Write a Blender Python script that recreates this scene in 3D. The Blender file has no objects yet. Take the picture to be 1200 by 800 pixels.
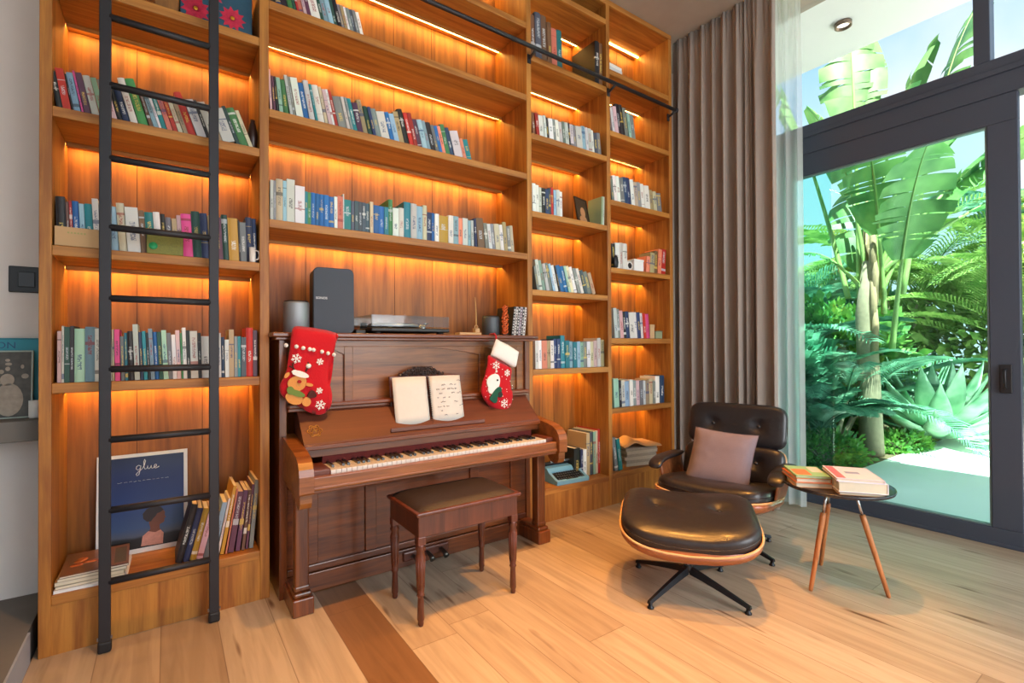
import bpy, bmesh, math, random
from mathutils import Vector, Matrix, noise
PI = math.pi
R = math.radians
C = bpy.context.scene.collection
SC = bpy.context.scene

# ------------------------------------------------------------------ camera, sky, sun, lamps, exposure
cam_data = bpy.data.cameras.new('camera'); cam = bpy.data.objects.new('camera', cam_data); C.objects.link(cam)
cam_data.sensor_width = 36.0
cam_data.lens = 573.684 / 1200 * 36.0
cam_data.shift_y = (403.54 - 400) / 1200
cam_data.clip_start = 0.05; cam_data.clip_end = 200
yaw, pitch, roll = R(35.201), R(0.4926), R(-0.3363)
fw = Vector((math.sin(yaw) * math.cos(pitch), math.cos(yaw) * math.cos(pitch), math.sin(pitch)))
rt = Vector((math.cos(yaw), -math.sin(yaw), 0)); up = rt.cross(fw)
r2 = rt * math.cos(roll) + up * math.sin(roll)
u2 = up * math.cos(roll) - rt * math.sin(roll)
m = Matrix((r2, u2, -fw)).transposed().to_4x4(); m.translation = Vector((0, 0, 1.2))
cam.matrix_world = m
SC.camera = cam
SC.view_settings.view_transform = 'Standard'; SC.view_settings.look = 'None'
SC.view_settings.gamma = 1; SC.view_settings.use_curve_mapping = False
SC.view_settings.exposure = 0.30
SC.cycles.caustics_reflective = False; SC.cycles.caustics_refractive = False

W = bpy.data.worlds.new('sky'); SC.world = W; W.use_nodes = True
wn = W.node_tree; wn.nodes.clear()
def wnode(t, **k):
    n = wn.nodes.new(t)
    for a, b in k.items(): setattr(n, a, b)
    return n
w_out = wnode('ShaderNodeOutputWorld'); w_bg = wnode('ShaderNodeBackground')
w_tc = wnode('ShaderNodeTexCoord'); w_sep = wnode('ShaderNodeSeparateXYZ')
w_ramp = wnode('ShaderNodeValToRGB'); w_noise = wnode('ShaderNodeTexNoise'); w_cr = wnode('ShaderNodeValToRGB'); w_mix = wnode('ShaderNodeMixRGB')
wn.links.new(w_tc.outputs['Generated'], w_sep.inputs[0]); wn.links.new(w_sep.outputs['Z'], w_ramp.inputs[0])
w_ramp.color_ramp.elements[0].position = 0.0; w_ramp.color_ramp.elements[0].color = (0.80, 0.88, 0.95, 1)
w_ramp.color_ramp.elements[1].position = 0.85; w_ramp.color_ramp.elements[1].color = (0.80, 0.88, 1.0, 1)
e = w_ramp.color_ramp.elements.new(0.34); e.color = (0.52, 0.72, 0.88, 1)
e = w_ramp.color_ramp.elements.new(0.55); e.color = (0.18, 0.44, 0.74, 1)
w_noise.inputs['Scale'].default_value = 2.2; w_noise.inputs['Detail'].default_value = 5
wn.links.new(w_tc.outputs['Generated'], w_noise.inputs['Vector']); wn.links.new(w_noise.outputs[0], w_cr.inputs[0])
w_cr.color_ramp.elements[0].position = 0.50; w_cr.color_ramp.elements[1].position = 0.68
wn.links.new(w_cr.outputs[0], w_mix.inputs[0]); wn.links.new(w_ramp.outputs[0], w_mix.inputs[1]); w_mix.inputs[2].default_value = (0.8, 0.8, 0.8, 1)
wn.links.new(w_mix.outputs[0], w_bg.inputs[0]); w_bg.inputs[1].default_value = 1.25
wn.links.new(w_bg.outputs[0], w_out.inputs[0])

def lamp(name, kind, loc, target, energy, color, **k):
    d = bpy.data.lights.new(name, kind); d.energy = energy; d.color = color
    for a, b in k.items(): setattr(d, a, b)
    o = bpy.data.objects.new(name, d); C.objects.link(o); o.location = loc
    o.rotation_euler = (Vector(target) - Vector(loc)).to_track_quat('-Z', 'Y').to_euler()
    return o
lamp('sun', 'SUN', (-3.5, -5.0, 12), (0, 0, 0), 20.0, (1.0, 0.95, 0.86), angle=R(0.6))
WARM = (1.0, 0.42, 0.08)
for x, y, tx, ty, en in [(0.35, 1.30, 0.40, 1.65, 175), (1.25, 1.25, 1.25, 1.60, 290), (1.2, 0.45, 1.2, 0.6, 240)]:
    lamp('ceiling_spotlight', 'SPOT', (x, y, 3.84), (tx, ty, 0), en, WARM, spot_size=R(62), spot_blend=0.9, shadow_soft_size=0.05)
lamp('ceiling_spotlight', 'SPOT', (2.55, 1.42, 3.84), (1.95, 1.42, 0), 330, WARM, spot_size=R(44), spot_blend=0.6, shadow_soft_size=0.05)
# added fill lamp standing in for daylight at the open side behind the camera
lamp('added_daylight_fill', 'AREA', (2.4, -3.1, 2.2), (3.4, 1.0, 0.0), 85, (0.95, 0.98, 1.0), shape='RECTANGLE', size=2.8, size_y=2.8, spread=R(125))

# ------------------------------------------------------------------ helpers
def lin(c):
    return tuple((v / 255) / 12.92 if v / 255 <= 0.04045 else ((v / 255 + 0.055) / 1.055) ** 2.4 for v in c)
def srgb(r, g, b): return lin((r, g, b)) + (1,)
MATS = {}
def nmat(name):
    m = bpy.data.materials.new(name); m.use_nodes = True
    nt = m.node_tree; b = nt.nodes['Principled BSDF']
    MATS[name] = m
    return m, nt, b
def plain(name, col, rough=0.5, metal=0.0, bump=0.0, bscale=60, var=0.0, coat=0.0, sheen=0.0, **k):
    """colour with a little procedural variation and optional bump"""
    m, nt, b = nmat(name)
    b.inputs['Roughness'].default_value = rough; b.inputs['Metallic'].default_value = metal
    if coat: b.inputs['Coat Weight'].default_value = coat; b.inputs['Coat Roughness'].default_value = 0.15
    if sheen: b.inputs['Sheen Weight'].default_value = sheen
    tc = nt.nodes.new('ShaderNodeTexCoord'); nz = nt.nodes.new('ShaderNodeTexNoise')
    nz.inputs['Scale'].default_value = bscale; nz.inputs['Detail'].default_value = 4
    nt.links.new(tc.outputs['Object'], nz.inputs['Vector'])
    rp = nt.nodes.new('ShaderNodeMixRGB'); c = srgb(*col)
    v = max(var, 0.04)
    rp.inputs[1].default_value = tuple(x * (1 - v) for x in c[:3]) + (1,); rp.inputs[2].default_value = tuple(min(1, x * (1 + v)) for x in c[:3]) + (1,)
    nt.links.new(nz.outputs[0], rp.inputs[0]); nt.links.new(rp.outputs[0], b.inputs['Base Color'])
    if bump:
        bp = nt.nodes.new('ShaderNodeBump'); bp.inputs['Strength'].default_value = bump; bp.inputs['Distance'].default_value = 0.004
        nt.links.new(nz.outputs[0], bp.inputs['Height']); nt.links.new(bp.outputs[0], b.inputs['Normal'])
    if k.get('alpha') is not None: b.inputs['Alpha'].default_value = k['alpha']
    if k.get('emit'): b.inputs['Emission Color'].default_value = srgb(*col); b.inputs['Emission Strength'].default_value = k['emit']
    return m
def wood(name, dark, light, axis='z', rough=0.45, scale=1.0, coat=0.0, contrast=1.0, burl=0.8):
    m, nt, b = nmat(name)
    tc = nt.nodes.new('ShaderNodeTexCoord'); mp = nt.nodes.new('ShaderNodeMapping')
    s = [14 * scale] * 3; s['xyz'.index(axis)] = 0.9 * scale
    mp.inputs['Scale'].default_value = s
    nt.links.new(tc.outputs['Object'], mp.inputs['Vector'])
    n1 = nt.nodes.new('ShaderNodeTexNoise'); n1.inputs['Scale'].default_value = 1.3; n1.inputs['Detail'].default_value = 6; n1.inputs['Distortion'].default_value = burl
    n2 = nt.nodes.new('ShaderNodeTexNoise'); n2.inputs['Scale'].default_value = 9; n2.inputs['Detail'].default_value = 3
    nt.links.new(mp.outputs[0], n1.inputs['Vector']); nt.links.new(mp.outputs[0], n2.inputs['Vector'])
    ad = nt.nodes.new('ShaderNodeMath'); ad.operation = 'MULTIPLY_ADD'; ad.inputs[1].default_value = 0.35
    nt.links.new(n2.outputs[0], ad.inputs[0]); nt.links.new(n1.outputs[0], ad.inputs[2])
    rp = nt.nodes.new('ShaderNodeValToRGB'); w_ = 0.17 / contrast
    rp.color_ramp.elements[0].position = 0.675 - w_; rp.color_ramp.elements[0].color = srgb(*dark)
    rp.color_ramp.elements[1].position = 0.675 + w_; rp.color_ramp.elements[1].color = srgb(*light)
    nt.links.new(ad.outputs[0], rp.inputs[0]); nt.links.new(rp.outputs[0], b.inputs['Base Color'])
    bp = nt.nodes.new('ShaderNodeBump'); bp.inputs['Strength'].default_value = 0.08; bp.inputs['Distance'].default_value = 0.003
    nt.links.new(ad.outputs[0], bp.inputs['Height']); nt.links.new(bp.outputs[0], b.inputs['Normal'])
    b.inputs['Roughness'].default_value = rough
    if coat: b.inputs['Coat Weight'].default_value = coat; b.inputs['Coat Roughness'].default_value = 0.12
    return m
def emis(name, col, strength):
    m, nt, b = nmat(name)
    b.inputs['Base Color'].default_value = (*col, 1); b.inputs['Emission Color'].default_value = (*col, 1); b.inputs['Emission Strength'].default_value = strength
    return m
def thin(name, col, base_mix=0.06, rough=0.02, diffuse=0.0, dcol=(200, 200, 200), graze=0.6):
    """thin transparent sheet: tinted see-through plus a faint reflection (and some diffuse for cloth)"""
    m, nt, b = nmat(name); nt.nodes.remove(b)
    out = nt.nodes['Material Output']
    tr = nt.nodes.new('ShaderNodeBsdfTransparent'); tr.inputs[0].default_value = (*col, 1)
    gl = nt.nodes.new('ShaderNodeBsdfGlossy'); gl.inputs['Roughness'].default_value = rough
    lw = nt.nodes.new('ShaderNodeLayerWeight'); lw.inputs['Blend'].default_value = 0.5
    pw = nt.nodes.new('ShaderNodeMath'); pw.operation = 'POWER'; pw.inputs[1].default_value = 4; nt.links.new(lw.outputs['Facing'], pw.inputs[0])
    mx = nt.nodes.new('ShaderNodeMixShader')
    ml = nt.nodes.new('ShaderNodeMath'); ml.operation = 'MULTIPLY_ADD'; ml.inputs[1].default_value = graze; ml.inputs[2].default_value = base_mix
    nt.links.new(pw.outputs[0], ml.inputs[0]); nt.links.new(ml.outputs[0], mx.inputs[0])
    nt.links.new(tr.outputs[0], mx.inputs[1]); nt.links.new(gl.outputs[0], mx.inputs[2])
    last = mx
    if diffuse:
        df = nt.nodes.new('ShaderNodeBsdfDiffuse'); df.inputs[0].default_value = srgb(*dcol)
        tl = nt.nodes.new('ShaderNodeBsdfTranslucent'); tl.inputs[0].default_value = srgb(*dcol)
        ma = nt.nodes.new('ShaderNodeMixShader'); ma.inputs[0].default_value = 0.5
        nt.links.new(df.outputs[0], ma.inputs[1]); nt.links.new(tl.outputs[0], ma.inputs[2])
        mb = nt.nodes.new('ShaderNodeMixShader'); mb.inputs[0].default_value = diffuse
        nt.links.new(mx.outputs[0], mb.inputs[1]); nt.links.new(ma.outputs[0], mb.inputs[2]); last = mb
    nt.links.new(last.outputs[0], out.inputs[0])
    return m
def leafmat(name, dark, light, translucent=0.35, scale=6, rough=0.45):
    m, nt, b = nmat(name); out = nt.nodes['Material Output']
    tc = nt.nodes.new('ShaderNodeTexCoord'); nz = nt.nodes.new('ShaderNodeTexNoise'); nz.inputs['Scale'].default_value = scale; nz.inputs['Detail'].default_value = 3
    nt.links.new(tc.outputs['Object'], nz.inputs['Vector'])
    rp = nt.nodes.new('ShaderNodeValToRGB'); rp.color_ramp.elements[0].position = 0.35; rp.color_ramp.elements[1].position = 0.65
    rp.color_ramp.elements[0].color = srgb(*dark); rp.color_ramp.elements[1].color = srgb(*light)
    nt.links.new(nz.outputs[0], rp.inputs[0]); nt.links.new(rp.outputs[0], b.inputs['Base Color'])
    b.inputs['Roughness'].default_value = rough
    tl = nt.nodes.new('ShaderNodeBsdfTranslucent'); nt.links.new(rp.outputs[0], tl.inputs[0])
    mx = nt.nodes.new('ShaderNodeMixShader'); mx.inputs[0].default_value = translucent
    nt.links.new(b.outputs[0], mx.inputs[1]); nt.links.new(tl.outputs[0], mx.inputs[2]); nt.links.new(mx.outputs[0], out.inputs[0])
    return m

class MB:
    """collects shapes, builds ONE mesh object"""
    def __init__(s): s.v = []; s.f = []; s.mi = []; s.sm = []; s.cur = 0; s.smooth = False
    def mat(s, i): s.cur = i; return s
    def add(s, vs, fs, smooth=None):
        n = len(s.v); s.v += [tuple(v) for v in vs]
        for f in fs: s.f.append([i + n for i in f]); s.mi.append(s.cur); s.sm.append(s.smooth if smooth is None else smooth)
        return s
    def box(s, x0, x1, y0, y1, z0, z1, M=None):
        vs = [Vector((x, y, z)) for z in (z0, z1) for y in (y0, y1) for x in (x0, x1)]
        if M is not None: vs = [M @ v for v in vs]
        return s.add(vs, [(0, 2, 3, 1), (4, 5, 7, 6), (0, 1, 5, 4), (2, 6, 7, 3), (0, 4, 6, 2), (1, 3, 7, 5)], False)
    def bev(s, x0, x1, y0, y1, z0, z1, r=0.005, M=None):
        """box with chamfered edges"""
        bm = bmesh.new(); bmesh.ops.create_cube(bm, size=1)
        for v in bm.verts: v.co = Vector(((x0 + x1) / 2 + v.co.x * (x1 - x0), (y0 + y1) / 2 + v.co.y * (y1 - y0), (z0 + z1) / 2 + v.co.z * (z1 - z0)))
        r = min(r, abs(x1 - x0) * 0.45, abs(y1 - y0) * 0.45, abs(z1 - z0) * 0.45)
        bmesh.ops.bevel(bm, geom=list(bm.edges), offset=r, segments=2, profile=0.5, affect='EDGES')
        bm.verts.index_update()
        vs = [(M @ v.co if M is not None else v.co.copy()) for v in bm.verts]; fs = [[v.index for v in f.verts] for f in bm.faces]
        bm.free(); return s.add(vs, fs, False)
    def lathe(s, prof, cx=0, cy=0, seg=20, M=None, smooth=True):
        """prof: list of (r, z); closed at ends when r is 0"""
        vs = []; fs = []
        for r, z in prof:
            for k in range(seg):
                a = 2 * PI * k / seg; v = Vector((cx + r * math.cos(a), cy + r * math.sin(a), z)); vs.append(M @ v if M is not None else v)
        for i in range(len(prof) - 1):
            for k in range(seg): fs.append((i * seg + k, i * seg + (k + 1) % seg, (i + 1) * seg + (k + 1) % seg, (i + 1) * seg + k))
        fs.append(tuple(range(seg))[::-1]); n = (len(prof) - 1) * seg; fs.append(tuple(range(n, n + seg)))
        return s.add(vs, fs, smooth)
    def tube(s, pts, rad, seg=8, cap=True, smooth=True):
        pts = [Vector(p) for p in pts]; rads = rad if isinstance(rad, (list, tuple)) else [rad] * len(pts)
        vs = []; fs = []; prev = None
        for i, p in enumerate(pts):
            d = (pts[min(i + 1, len(pts) - 1)] - pts[max(i - 1, 0)]).normalized()
            if prev is None:
                a = Vector((0, 0, 1)) if abs(d.z) < 0.9 else Vector((1, 0, 0)); x = d.cross(a).normalized()
            else: x = (prev - d * prev.dot(d)).normalized()
            y = d.cross(x); prev = x
            for k in range(seg):
                t = 2 * PI * k / seg; vs.append(p + (x * math.cos(t) + y * math.sin(t)) * rads[i])
        for i in range(len(pts) - 1):
            for k in range(seg): fs.append((i * seg + k, i * seg + (k + 1) % seg, (i + 1) * seg + (k + 1) % seg, (i + 1) * seg + k))
        if cap: fs.append(tuple(range(seg))[::-1]); n = (len(pts) - 1) * seg; fs.append(tuple(range(n, n + seg)))
        return s.add(vs, fs, smooth)
    def prism(s, outline, a0, a1, plane='xz', M=None, smooth=False):
        """outline in a plane, extruded along the third axis from a0 to a1"""
        def mk(p, a):
            v = {'xz': (p[0], a, p[1]), 'yz': (a, p[0], p[1]), 'xy': (p[0], p[1], a)}[plane]
            v = Vector(v); return M @ v if M is not None else v
        n = len(outline); vs = [mk(p, a0) for p in outline] + [mk(p, a1) for p in outline]
        fs = [tuple(range(n)), tuple(range(n, 2 * n))[::-1]] + [(i, n + i, n + (i + 1) % n, (i + 1) % n) for i in range(n)]
        return s.add(vs, fs, smooth)
    def grid(s, nu, nv, fn, smooth=True, closeu=False):
        vs = [fn(i / (nu - 1) if not closeu else i / nu, j / (nv - 1)) for i in range(nu) for j in range(nv)]
        fs = []
        for i in range(nu if closeu else nu - 1):
            for j in range(nv - 1):
                a = i * nv + j; b = ((i + 1) % nu) * nv + j; fs.append((a, b, b + 1, a + 1))
        return s.add(vs, fs, smooth)
    def build(s, name, mats, parent=None, world=False, fix=True):
        me = bpy.data.meshes.new(name)
        vs = s.v
        if parent is not None and world:
            o = Vector((0, 0, 0)); p = parent
            while p is not None: o += p.location; p = p.parent
            vs = [tuple(Vector(v) - o) for v in vs]
        me.from_pydata(vs, [], s.f)
        if not isinstance(mats, (list, tuple)): mats = [mats]
        for m_ in mats: me.materials.append(m_)
        me.polygons.foreach_set('material_index', s.mi); me.polygons.foreach_set('use_smooth', s.sm)
        if fix:
            bm = bmesh.new(); bm.from_mesh(me); bmesh.ops.recalc_face_normals(bm, faces=bm.faces); bm.to_mesh(me); bm.free()
        ob = bpy.data.objects.new(name, me); C.objects.link(ob); ob.parent = parent
        return ob
def tag(o, label=None, cat=None, group=None, kind=None):
    if label: o['label'] = label
    if cat: o['category'] = cat
    if group: o['group'] = group
    if kind: o['kind'] = kind
    return o
def thing(name, label, cat, loc=(0, 0, 0), rz=0, group=None):
    o = bpy.data.objects.new(name, None); C.objects.link(o); o.location = loc; o.rotation_euler = (0, 0, rz); o.empty_display_size = 0.1
    return tag(o, label, cat, group)
def dup(o, parent=None):
    c = o.copy(); C.objects.link(c); c.parent = parent
    for ch in list(o.children): dup(ch, c)
    return c
def rots(pts, M): return [M @ Vector(p) for p in pts]

# ------------------------------------------------------------------ materials
M_case = wood('bookcase_oak', (142, 84, 30), (188, 126, 52), 'z', 0.5)
M_caseh = wood('bookcase_oak_shelf', (144, 86, 32), (190, 128, 56), 'x', 0.5)
M_back = wood('bookcase_back_oak', (112, 64, 18), (178, 108, 36), 'z', 0.5, 0.5, contrast=0.85, burl=1.6)
M_wall = plain('grey_plaster', (228, 221, 216), 0.9, bump=0.1, bscale=9)
M_conc = plain('concrete_ceiling', (172, 160, 147), 0.9, bump=0.3, bscale=5, var=0.14)
M_soffit = plain('white_plaster_soffit', (240, 240, 238), 0.9, bump=0.05, bscale=4)
M_dark = plain('dark_concrete', (112, 108, 102), 0.8, bump=0.25, bscale=6, var=0.15)
M_riser = plain('pale_concrete', (160, 168, 182), 0.8, bump=0.2, bscale=7, var=0.1)
M_frame = plain('anthracite_aluminium', (76, 84, 100), 0.42, metal=0.35)
M_seal = plain('black_rubber', (22, 22, 24), 0.6)
M_iron = plain('black_steel', (44, 43, 47), 0.5, metal=0.3)
M_black = plain('black_plastic', (26, 26, 28), 0.45)
M_led = emis('led_strip', (1.0, 0.60, 0.14), 48.0)
M_glass = thin('door_glass', (0.82, 0.96, 0.95), 0.02)
M_glass2 = thin('clear_glass', (0.93, 0.97, 0.99), 0.03)
M_clear = thin('smoked_acrylic', (0.88, 0.90, 0.90), 0.04, 0.03, graze=0.2)
M_curtain = plain('taupe_curtain', (156, 143, 134), 0.95, bump=0.35, bscale=180, sheen=0.2)
M_sheer = thin('sheer_cloth', (0.97, 0.99, 0.98), 0.01, 0.5, 0.55, (246, 250, 248))
M_piano = wood('piano_mahogany', (74, 32, 13), (134, 70, 29), 'x', 0.34, 1.2, coat=0.35, contrast=0.8)
M_pianov = wood('piano_mahogany_upright', (76, 34, 13), (136, 74, 31), 'z', 0.32, 1.2, coat=0.3, contrast=0.8)
M_pianod = wood('piano_fallboard', (74, 32, 18), (108, 52, 32), 'x', 0.5, 1.2, coat=0.35, contrast=0.6)
M_keyslip = wood('piano_keyslip', (110, 60, 24), (152, 92, 42), 'x', 0.35, 1.2, coat=0.3)
M_pianof = wood('piano_front_walnut', (92, 50, 18), (152, 94, 42), 'x', 0.36, 1.2, coat=0.25, contrast=0.8)
M_red = plain('red_felt', (92, 22, 18), 0.9)
M_ivory = plain('ivory_keys', (216, 214, 210), 0.25, coat=0.4)
M_ebony = plain('ebony_keys', (24, 22, 22), 0.3, coat=0.4)
M_stool = wood('stool_mahogany', (70, 32, 22), (108, 56, 38), 'z', 0.35, 1.2, coat=0.3, contrast=0.7)
M_leather = plain('stool_leather', (38, 30, 32), 0.55, bump=0.25, bscale=90, var=0.1)
M_paper = plain('page_paper', (226, 214, 190), 0.85, var=0.05)
M_white = plain('white_paper', (232, 232, 228), 0.8)
M_card = plain('cardboard', (196, 158, 114), 0.85, bump=0.1, bscale=30)

# floor: wide oak boards running parallel to the window wall, each its own tone
def floor_material():
    m, nt, b = nmat('oak_boards'); N = nt.nodes.new; L = nt.links.new
    tc = N('ShaderNodeTexCoord'); sp = N('ShaderNodeSeparateXYZ'); L(tc.outputs['Object'], sp.inputs[0])
    def mth(op, a, bb=None, cc=None):
        n = N('ShaderNodeMath'); n.operation = op
        if op == 'COMPARE': n.inputs[2].default_value = 0.1
        for i, q in enumerate((a, bb, cc)):
            if q is None: continue
            if isinstance(q, (int, float)): n.inputs[i].default_value = q
            else: L(q, n.inputs[i])
        return n.outputs[0]
    bw, bl = 0.205, 1.9
    xr = mth('DIVIDE', mth('ADD', sp.outputs['X'], 0.02), bw); xi = mth('FLOOR', xr); xf = mth('FRACT', xr)
    w1 = N('ShaderNodeTexWhiteNoise'); w1.noise_dimensions = '1D'; L(xi, w1.inputs['W'])
    yr = mth('ADD', mth('DIVIDE', sp.outputs['Y'], bl), mth('MULTIPLY', w1.outputs['Value'], 7.3)); yi = mth('FLOOR', yr); yf = mth('FRACT', yr)
    cb = N('ShaderNodeCombineXYZ'); L(xi, cb.inputs[0]); L(yi, cb.inputs[1])
    w2 = N('ShaderNodeTexWhiteNoise'); w2.noise_dimensions = '2D'; L(cb.outputs[0], w2.inputs['Vector'])
    # one board noticeably darker than the rest, in front of the piano
    dk = mth('MULTIPLY', mth('COMPARE', xi, 3.0), mth('GREATER_THAN', sp.outputs['Y'], 1.45)); tone = mth('MULTIPLY_ADD', w2.outputs['Value'], 0.84, 0.16)
    tone = mth('MULTIPLY', tone, mth('SUBTRACT', 1.0, dk))
    ramp = N('ShaderNodeValToRGB'); cr = ramp.color_ramp
    cols = [(0.0, (132, 98, 68)), (0.12, (154, 131, 106)), (0.3, (178, 159, 136)), (0.6, (190, 174, 152)), (1.0, (170, 147, 121))]
    cr.elements[0].position = 0; cr.elements[0].color = srgb(*cols[0][1]); cr.elements[1].position = 1; cr.elements[1].color = srgb(*cols[-1][1])
    for p, c in cols[1:-1]: e_ = cr.elements.new(p); e_.color = srgb(*c)
    L(tone, ramp.inputs[0])
    mp = N('ShaderNodeMapping'); mp.inputs['Scale'].default_value = (22, 1.6, 1); L(tc.outputs['Object'], mp.inputs['Vector'])
    off = N('ShaderNodeVectorMath'); off.operation = 'ADD'; L(mp.outputs[0], off.inputs[0]); L(w2.outputs['Color'], off.inputs[1])
    n1 = N('ShaderNodeTexNoise'); n1.inputs['Scale'].default_value = 1.0; n1.inputs['Detail'].default_value = 6; n1.inputs['Distortion'].default_value = 1.0; L(off.outputs[0], n1.inputs['Vector'])
    g = N('ShaderNodeMixRGB'); g.blend_type = 'MULTIPLY'; g.inputs[0].default_value = 0.55
    gr = N('ShaderNodeValToRGB'); gr.color_ramp.elements[0].position = 0.3; gr.color_ramp.elements[0].color = (0.52, 0.48, 0.44, 1); gr.color_ramp.elements[1].position = 0.62; gr.color_ramp.elements[1].color = (1, 1, 1, 1)
    L(n1.outputs[0], gr.inputs[0]); L(ramp.outputs[0], g.inputs[1]); L(gr.outputs[0], g.inputs[2])
    # knots and cracks
    kn = N('ShaderNodeTexNoise'); kn.inputs['Scale'].default_value = 1.0; kn.inputs['Detail'].default_value = 2
    mk = N('ShaderNodeMapping'); mk.inputs['Scale'].default_value = (14, 2.0, 1); L(tc.outputs['Object'], mk.inputs['Vector']); L(mk.outputs[0], kn.inputs['Vector'])
    kr = N('ShaderNodeValToRGB'); kr.color_ramp.elements[0].position = 0.66; kr.color_ramp.elements[0].color = (0, 0, 0, 1); kr.color_ramp.elements[1].position = 0.74; kr.color_ramp.elements[1].color = (1, 1, 1, 1)
    L(kn.outputs[0], kr.inputs[0])
    g2 = N('ShaderNodeMixRGB'); L(kr.outputs[0], g2.inputs[0]); L(g.outputs[0], g2.inputs[1]); g2.inputs[2].default_value = srgb(92, 58, 34)
    # seams
    ed = mth('LESS_THAN', mth('MINIMUM', xf, mth('SUBTRACT', 1.0, xf)), 0.008)
    ey = mth('LESS_THAN', yf, 0.0018)
    seam = mth('MAXIMUM', ed, ey)
    g3 = N('ShaderNodeMixRGB'); L(mth('MULTIPLY', seam, 0.55), g3.inputs[0]); L(g2.outputs[0], g3.inputs[1]); g3.inputs[2].default_value = srgb(86, 58, 38)
    L(g3.outputs[0], b.inputs['Base Color']); b.inputs['Roughness'].default_value = 0.38
    bp = N('ShaderNodeBump'); bp.inputs['Strength'].default_value = 0.12; bp.inputs['Distance'].default_value = 0.002
    L(mth('SUBTRACT', n1.outputs[0], seam), bp.inputs['Height']); L(bp.outputs[0], b.inputs['Normal'])
    return m
M_floor = floor_material()

def struct(mb, name, mat): return tag(mb.build(name, mat), kind='structure')

# ------------------------------------------------------------------ the room
YB, YF, X0, X1 = 3.03, 2.632, -0.41, 3.555          # wall, bookcase front, bookcase ends
XG = 4.064                                          # inner face of the glazing
ZC = 3.892
struct(MB().box(-0.43, XG + 0.05, -3.2, YB, -0.1, 0), 'floor', M_floor)
struct(MB().box(-3.0, XG + 0.12, -3.2, YB + 0.2, ZC, ZC + 0.25), 'ceiling', M_conc)
struct(MB().box(-3.0, XG + 0.12, YB, YB + 0.2, -0.1, ZC), 'wall_back', M_wall)
struct(MB().box(-3.0, -2.9, -3.2, YB, 0, ZC), 'wall_left', M_wall)
struct(MB().box(XG, XG + 0.14, 2.62, YB, 0, ZC), 'wall_right', M_wall)
# raised concrete landing left of the bookcase, and its pale riser
struct(MB().box(-2.9, -0.437, -3.2, YB, -0.1, 0.12), 'trim_1', M_dark)
struct(MB().box(-0.437, -0.43, -3.2, YF - 0.006, -0.05, 0.118), 'trim_2', M_riser)
led = MB().bev(-2.9, -0.42, 2.80, YB, 0.83, 0.915, 0.004)
tag(led.build('wall_ledge', M_dark), 'long grey concrete ledge on the wall left of the bookcase', 'ledge')
# soffit outside, with one downlight
struct(MB().box(XG + 0.12, 5.12, -3.2, 6.0, ZC, ZC + 0.25), 'trim_3', M_soffit)
t = thing('ceiling_downlight', 'small round downlight in the white soffit outside the high window', 'downlight', (4.595, 1.711, ZC))
mb = MB().lathe([(0.062, 0.0), (0.062, -0.035), (0.052, -0.035), (0.048, -0.012), (0.0, -0.012)], seg=28)
mb.build('rim', plain('brushed_bronze', (120, 100, 84), 0.35, metal=0.6), t)
MB().lathe([(0.047, -0.013), (0.02, -0.020), (0.0, -0.020)], seg=20).build('bulb', emis('bulb_glow', (1.0, 0.86, 0.7), 2.2), t)

# ------------------------------------------------------------------ glazing
def frame_rect(mb, x0, x1, y0, y1, z0, z1, w, wb=None, wt=None):
    wb = w if wb is None else wb; wt = w if wt is None else wt
    mb.bev(x0, x1, y0, y1, z0, z0 + wb, 0.004); mb.bev(x0, x1, y0, y1, z1 - wt, z1, 0.004)
    mb.bev(x0, x1, y0, y0 + w, z0 + wb, z1 - wt, 0.004); mb.bev(x0, x1, y1 - w, y1, z0 + wb, z1 - wt, 0.004)
ft = MB()
ft.bev(XG, XG + 0.13, -3.2, 2.62, 2.70, 2.925, 0.004)
ft.bev(XG - 0.012, XG + 0.02, -3.2, 2.62, 2.825, 2.86, 0.003)
ft.bev(XG, XG + 0.13, -3.2, 2.62, 0.0, 0.022, 0.003)
ft.bev(XG, XG + 0.13, 2.56, 2.62, 0.022, 2.70, 0.003)
for ym in (0.771, -1.1): ft.bev(XG, XG + 0.11, ym - 0.038, ym + 0.038, 2.925, ZC, 0.004)
struct(ft, 'trim_4', M_frame)
struct(MB().box(XG + 0.05, XG + 0.062, 0.80, 2.61, 2.925, ZC), 'window_1', M_glass2)
struct(MB().box(XG + 0.05, XG + 0.062, -1.07, 0.735, 2.925, ZC), 'window_2', M_glass2)
def door(n, y0, y1, x, hl):
    d = thing('door_%d' % n, None, None, (x, (y0 + y1) / 2, 0)); tag(d, kind='structure')
    f = MB(); frame_rect(f, x, x + 0.055, y0, y1, 0.016, 2.70, 0.135, 0.092, 0.165); f.build('door_frame', M_frame, d, True)
    s_ = MB(); frame_rect(s_, x + 0.006, x + 0.049, y0 + 0.135, y1 - 0.135, 0.108, 2.535, 0.011); s_.build('glazing_bead', plain('glazing_bead_grey%d' % n, (120, 140, 142), 0.4, metal=0.3), d, True)
    MB().box(x + 0.024, x + 0.032, y0 + 0.143, y1 - 0.143, 0.116, 2.528).build('glass_pane', M_glass, d, True)
    MB().box(x + 0.036, x + 0.042, y0 + 0.143, y1 - 0.143, 0.116, 2.528).build('glass_pane', thin('outer_pane%d' % n, (0.94, 1.0, 0.98), 0.01), d, True)
    if hl:
        h = MB().bev(x - 0.012, x + 0.0, hl - 0.028, hl + 0.028, 0.92, 1.09, 0.006)
        h.tube([(x - 0.012, hl, 0.95), (x - 0.035, hl, 0.955), (x - 0.035, hl, 1.055), (x - 0.012, hl, 1.06)], 0.006)
        h.build('door_handle', M_iron, d, True)
door(1, 0.620, 2.02, XG + 0.006, 0.685)
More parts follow.
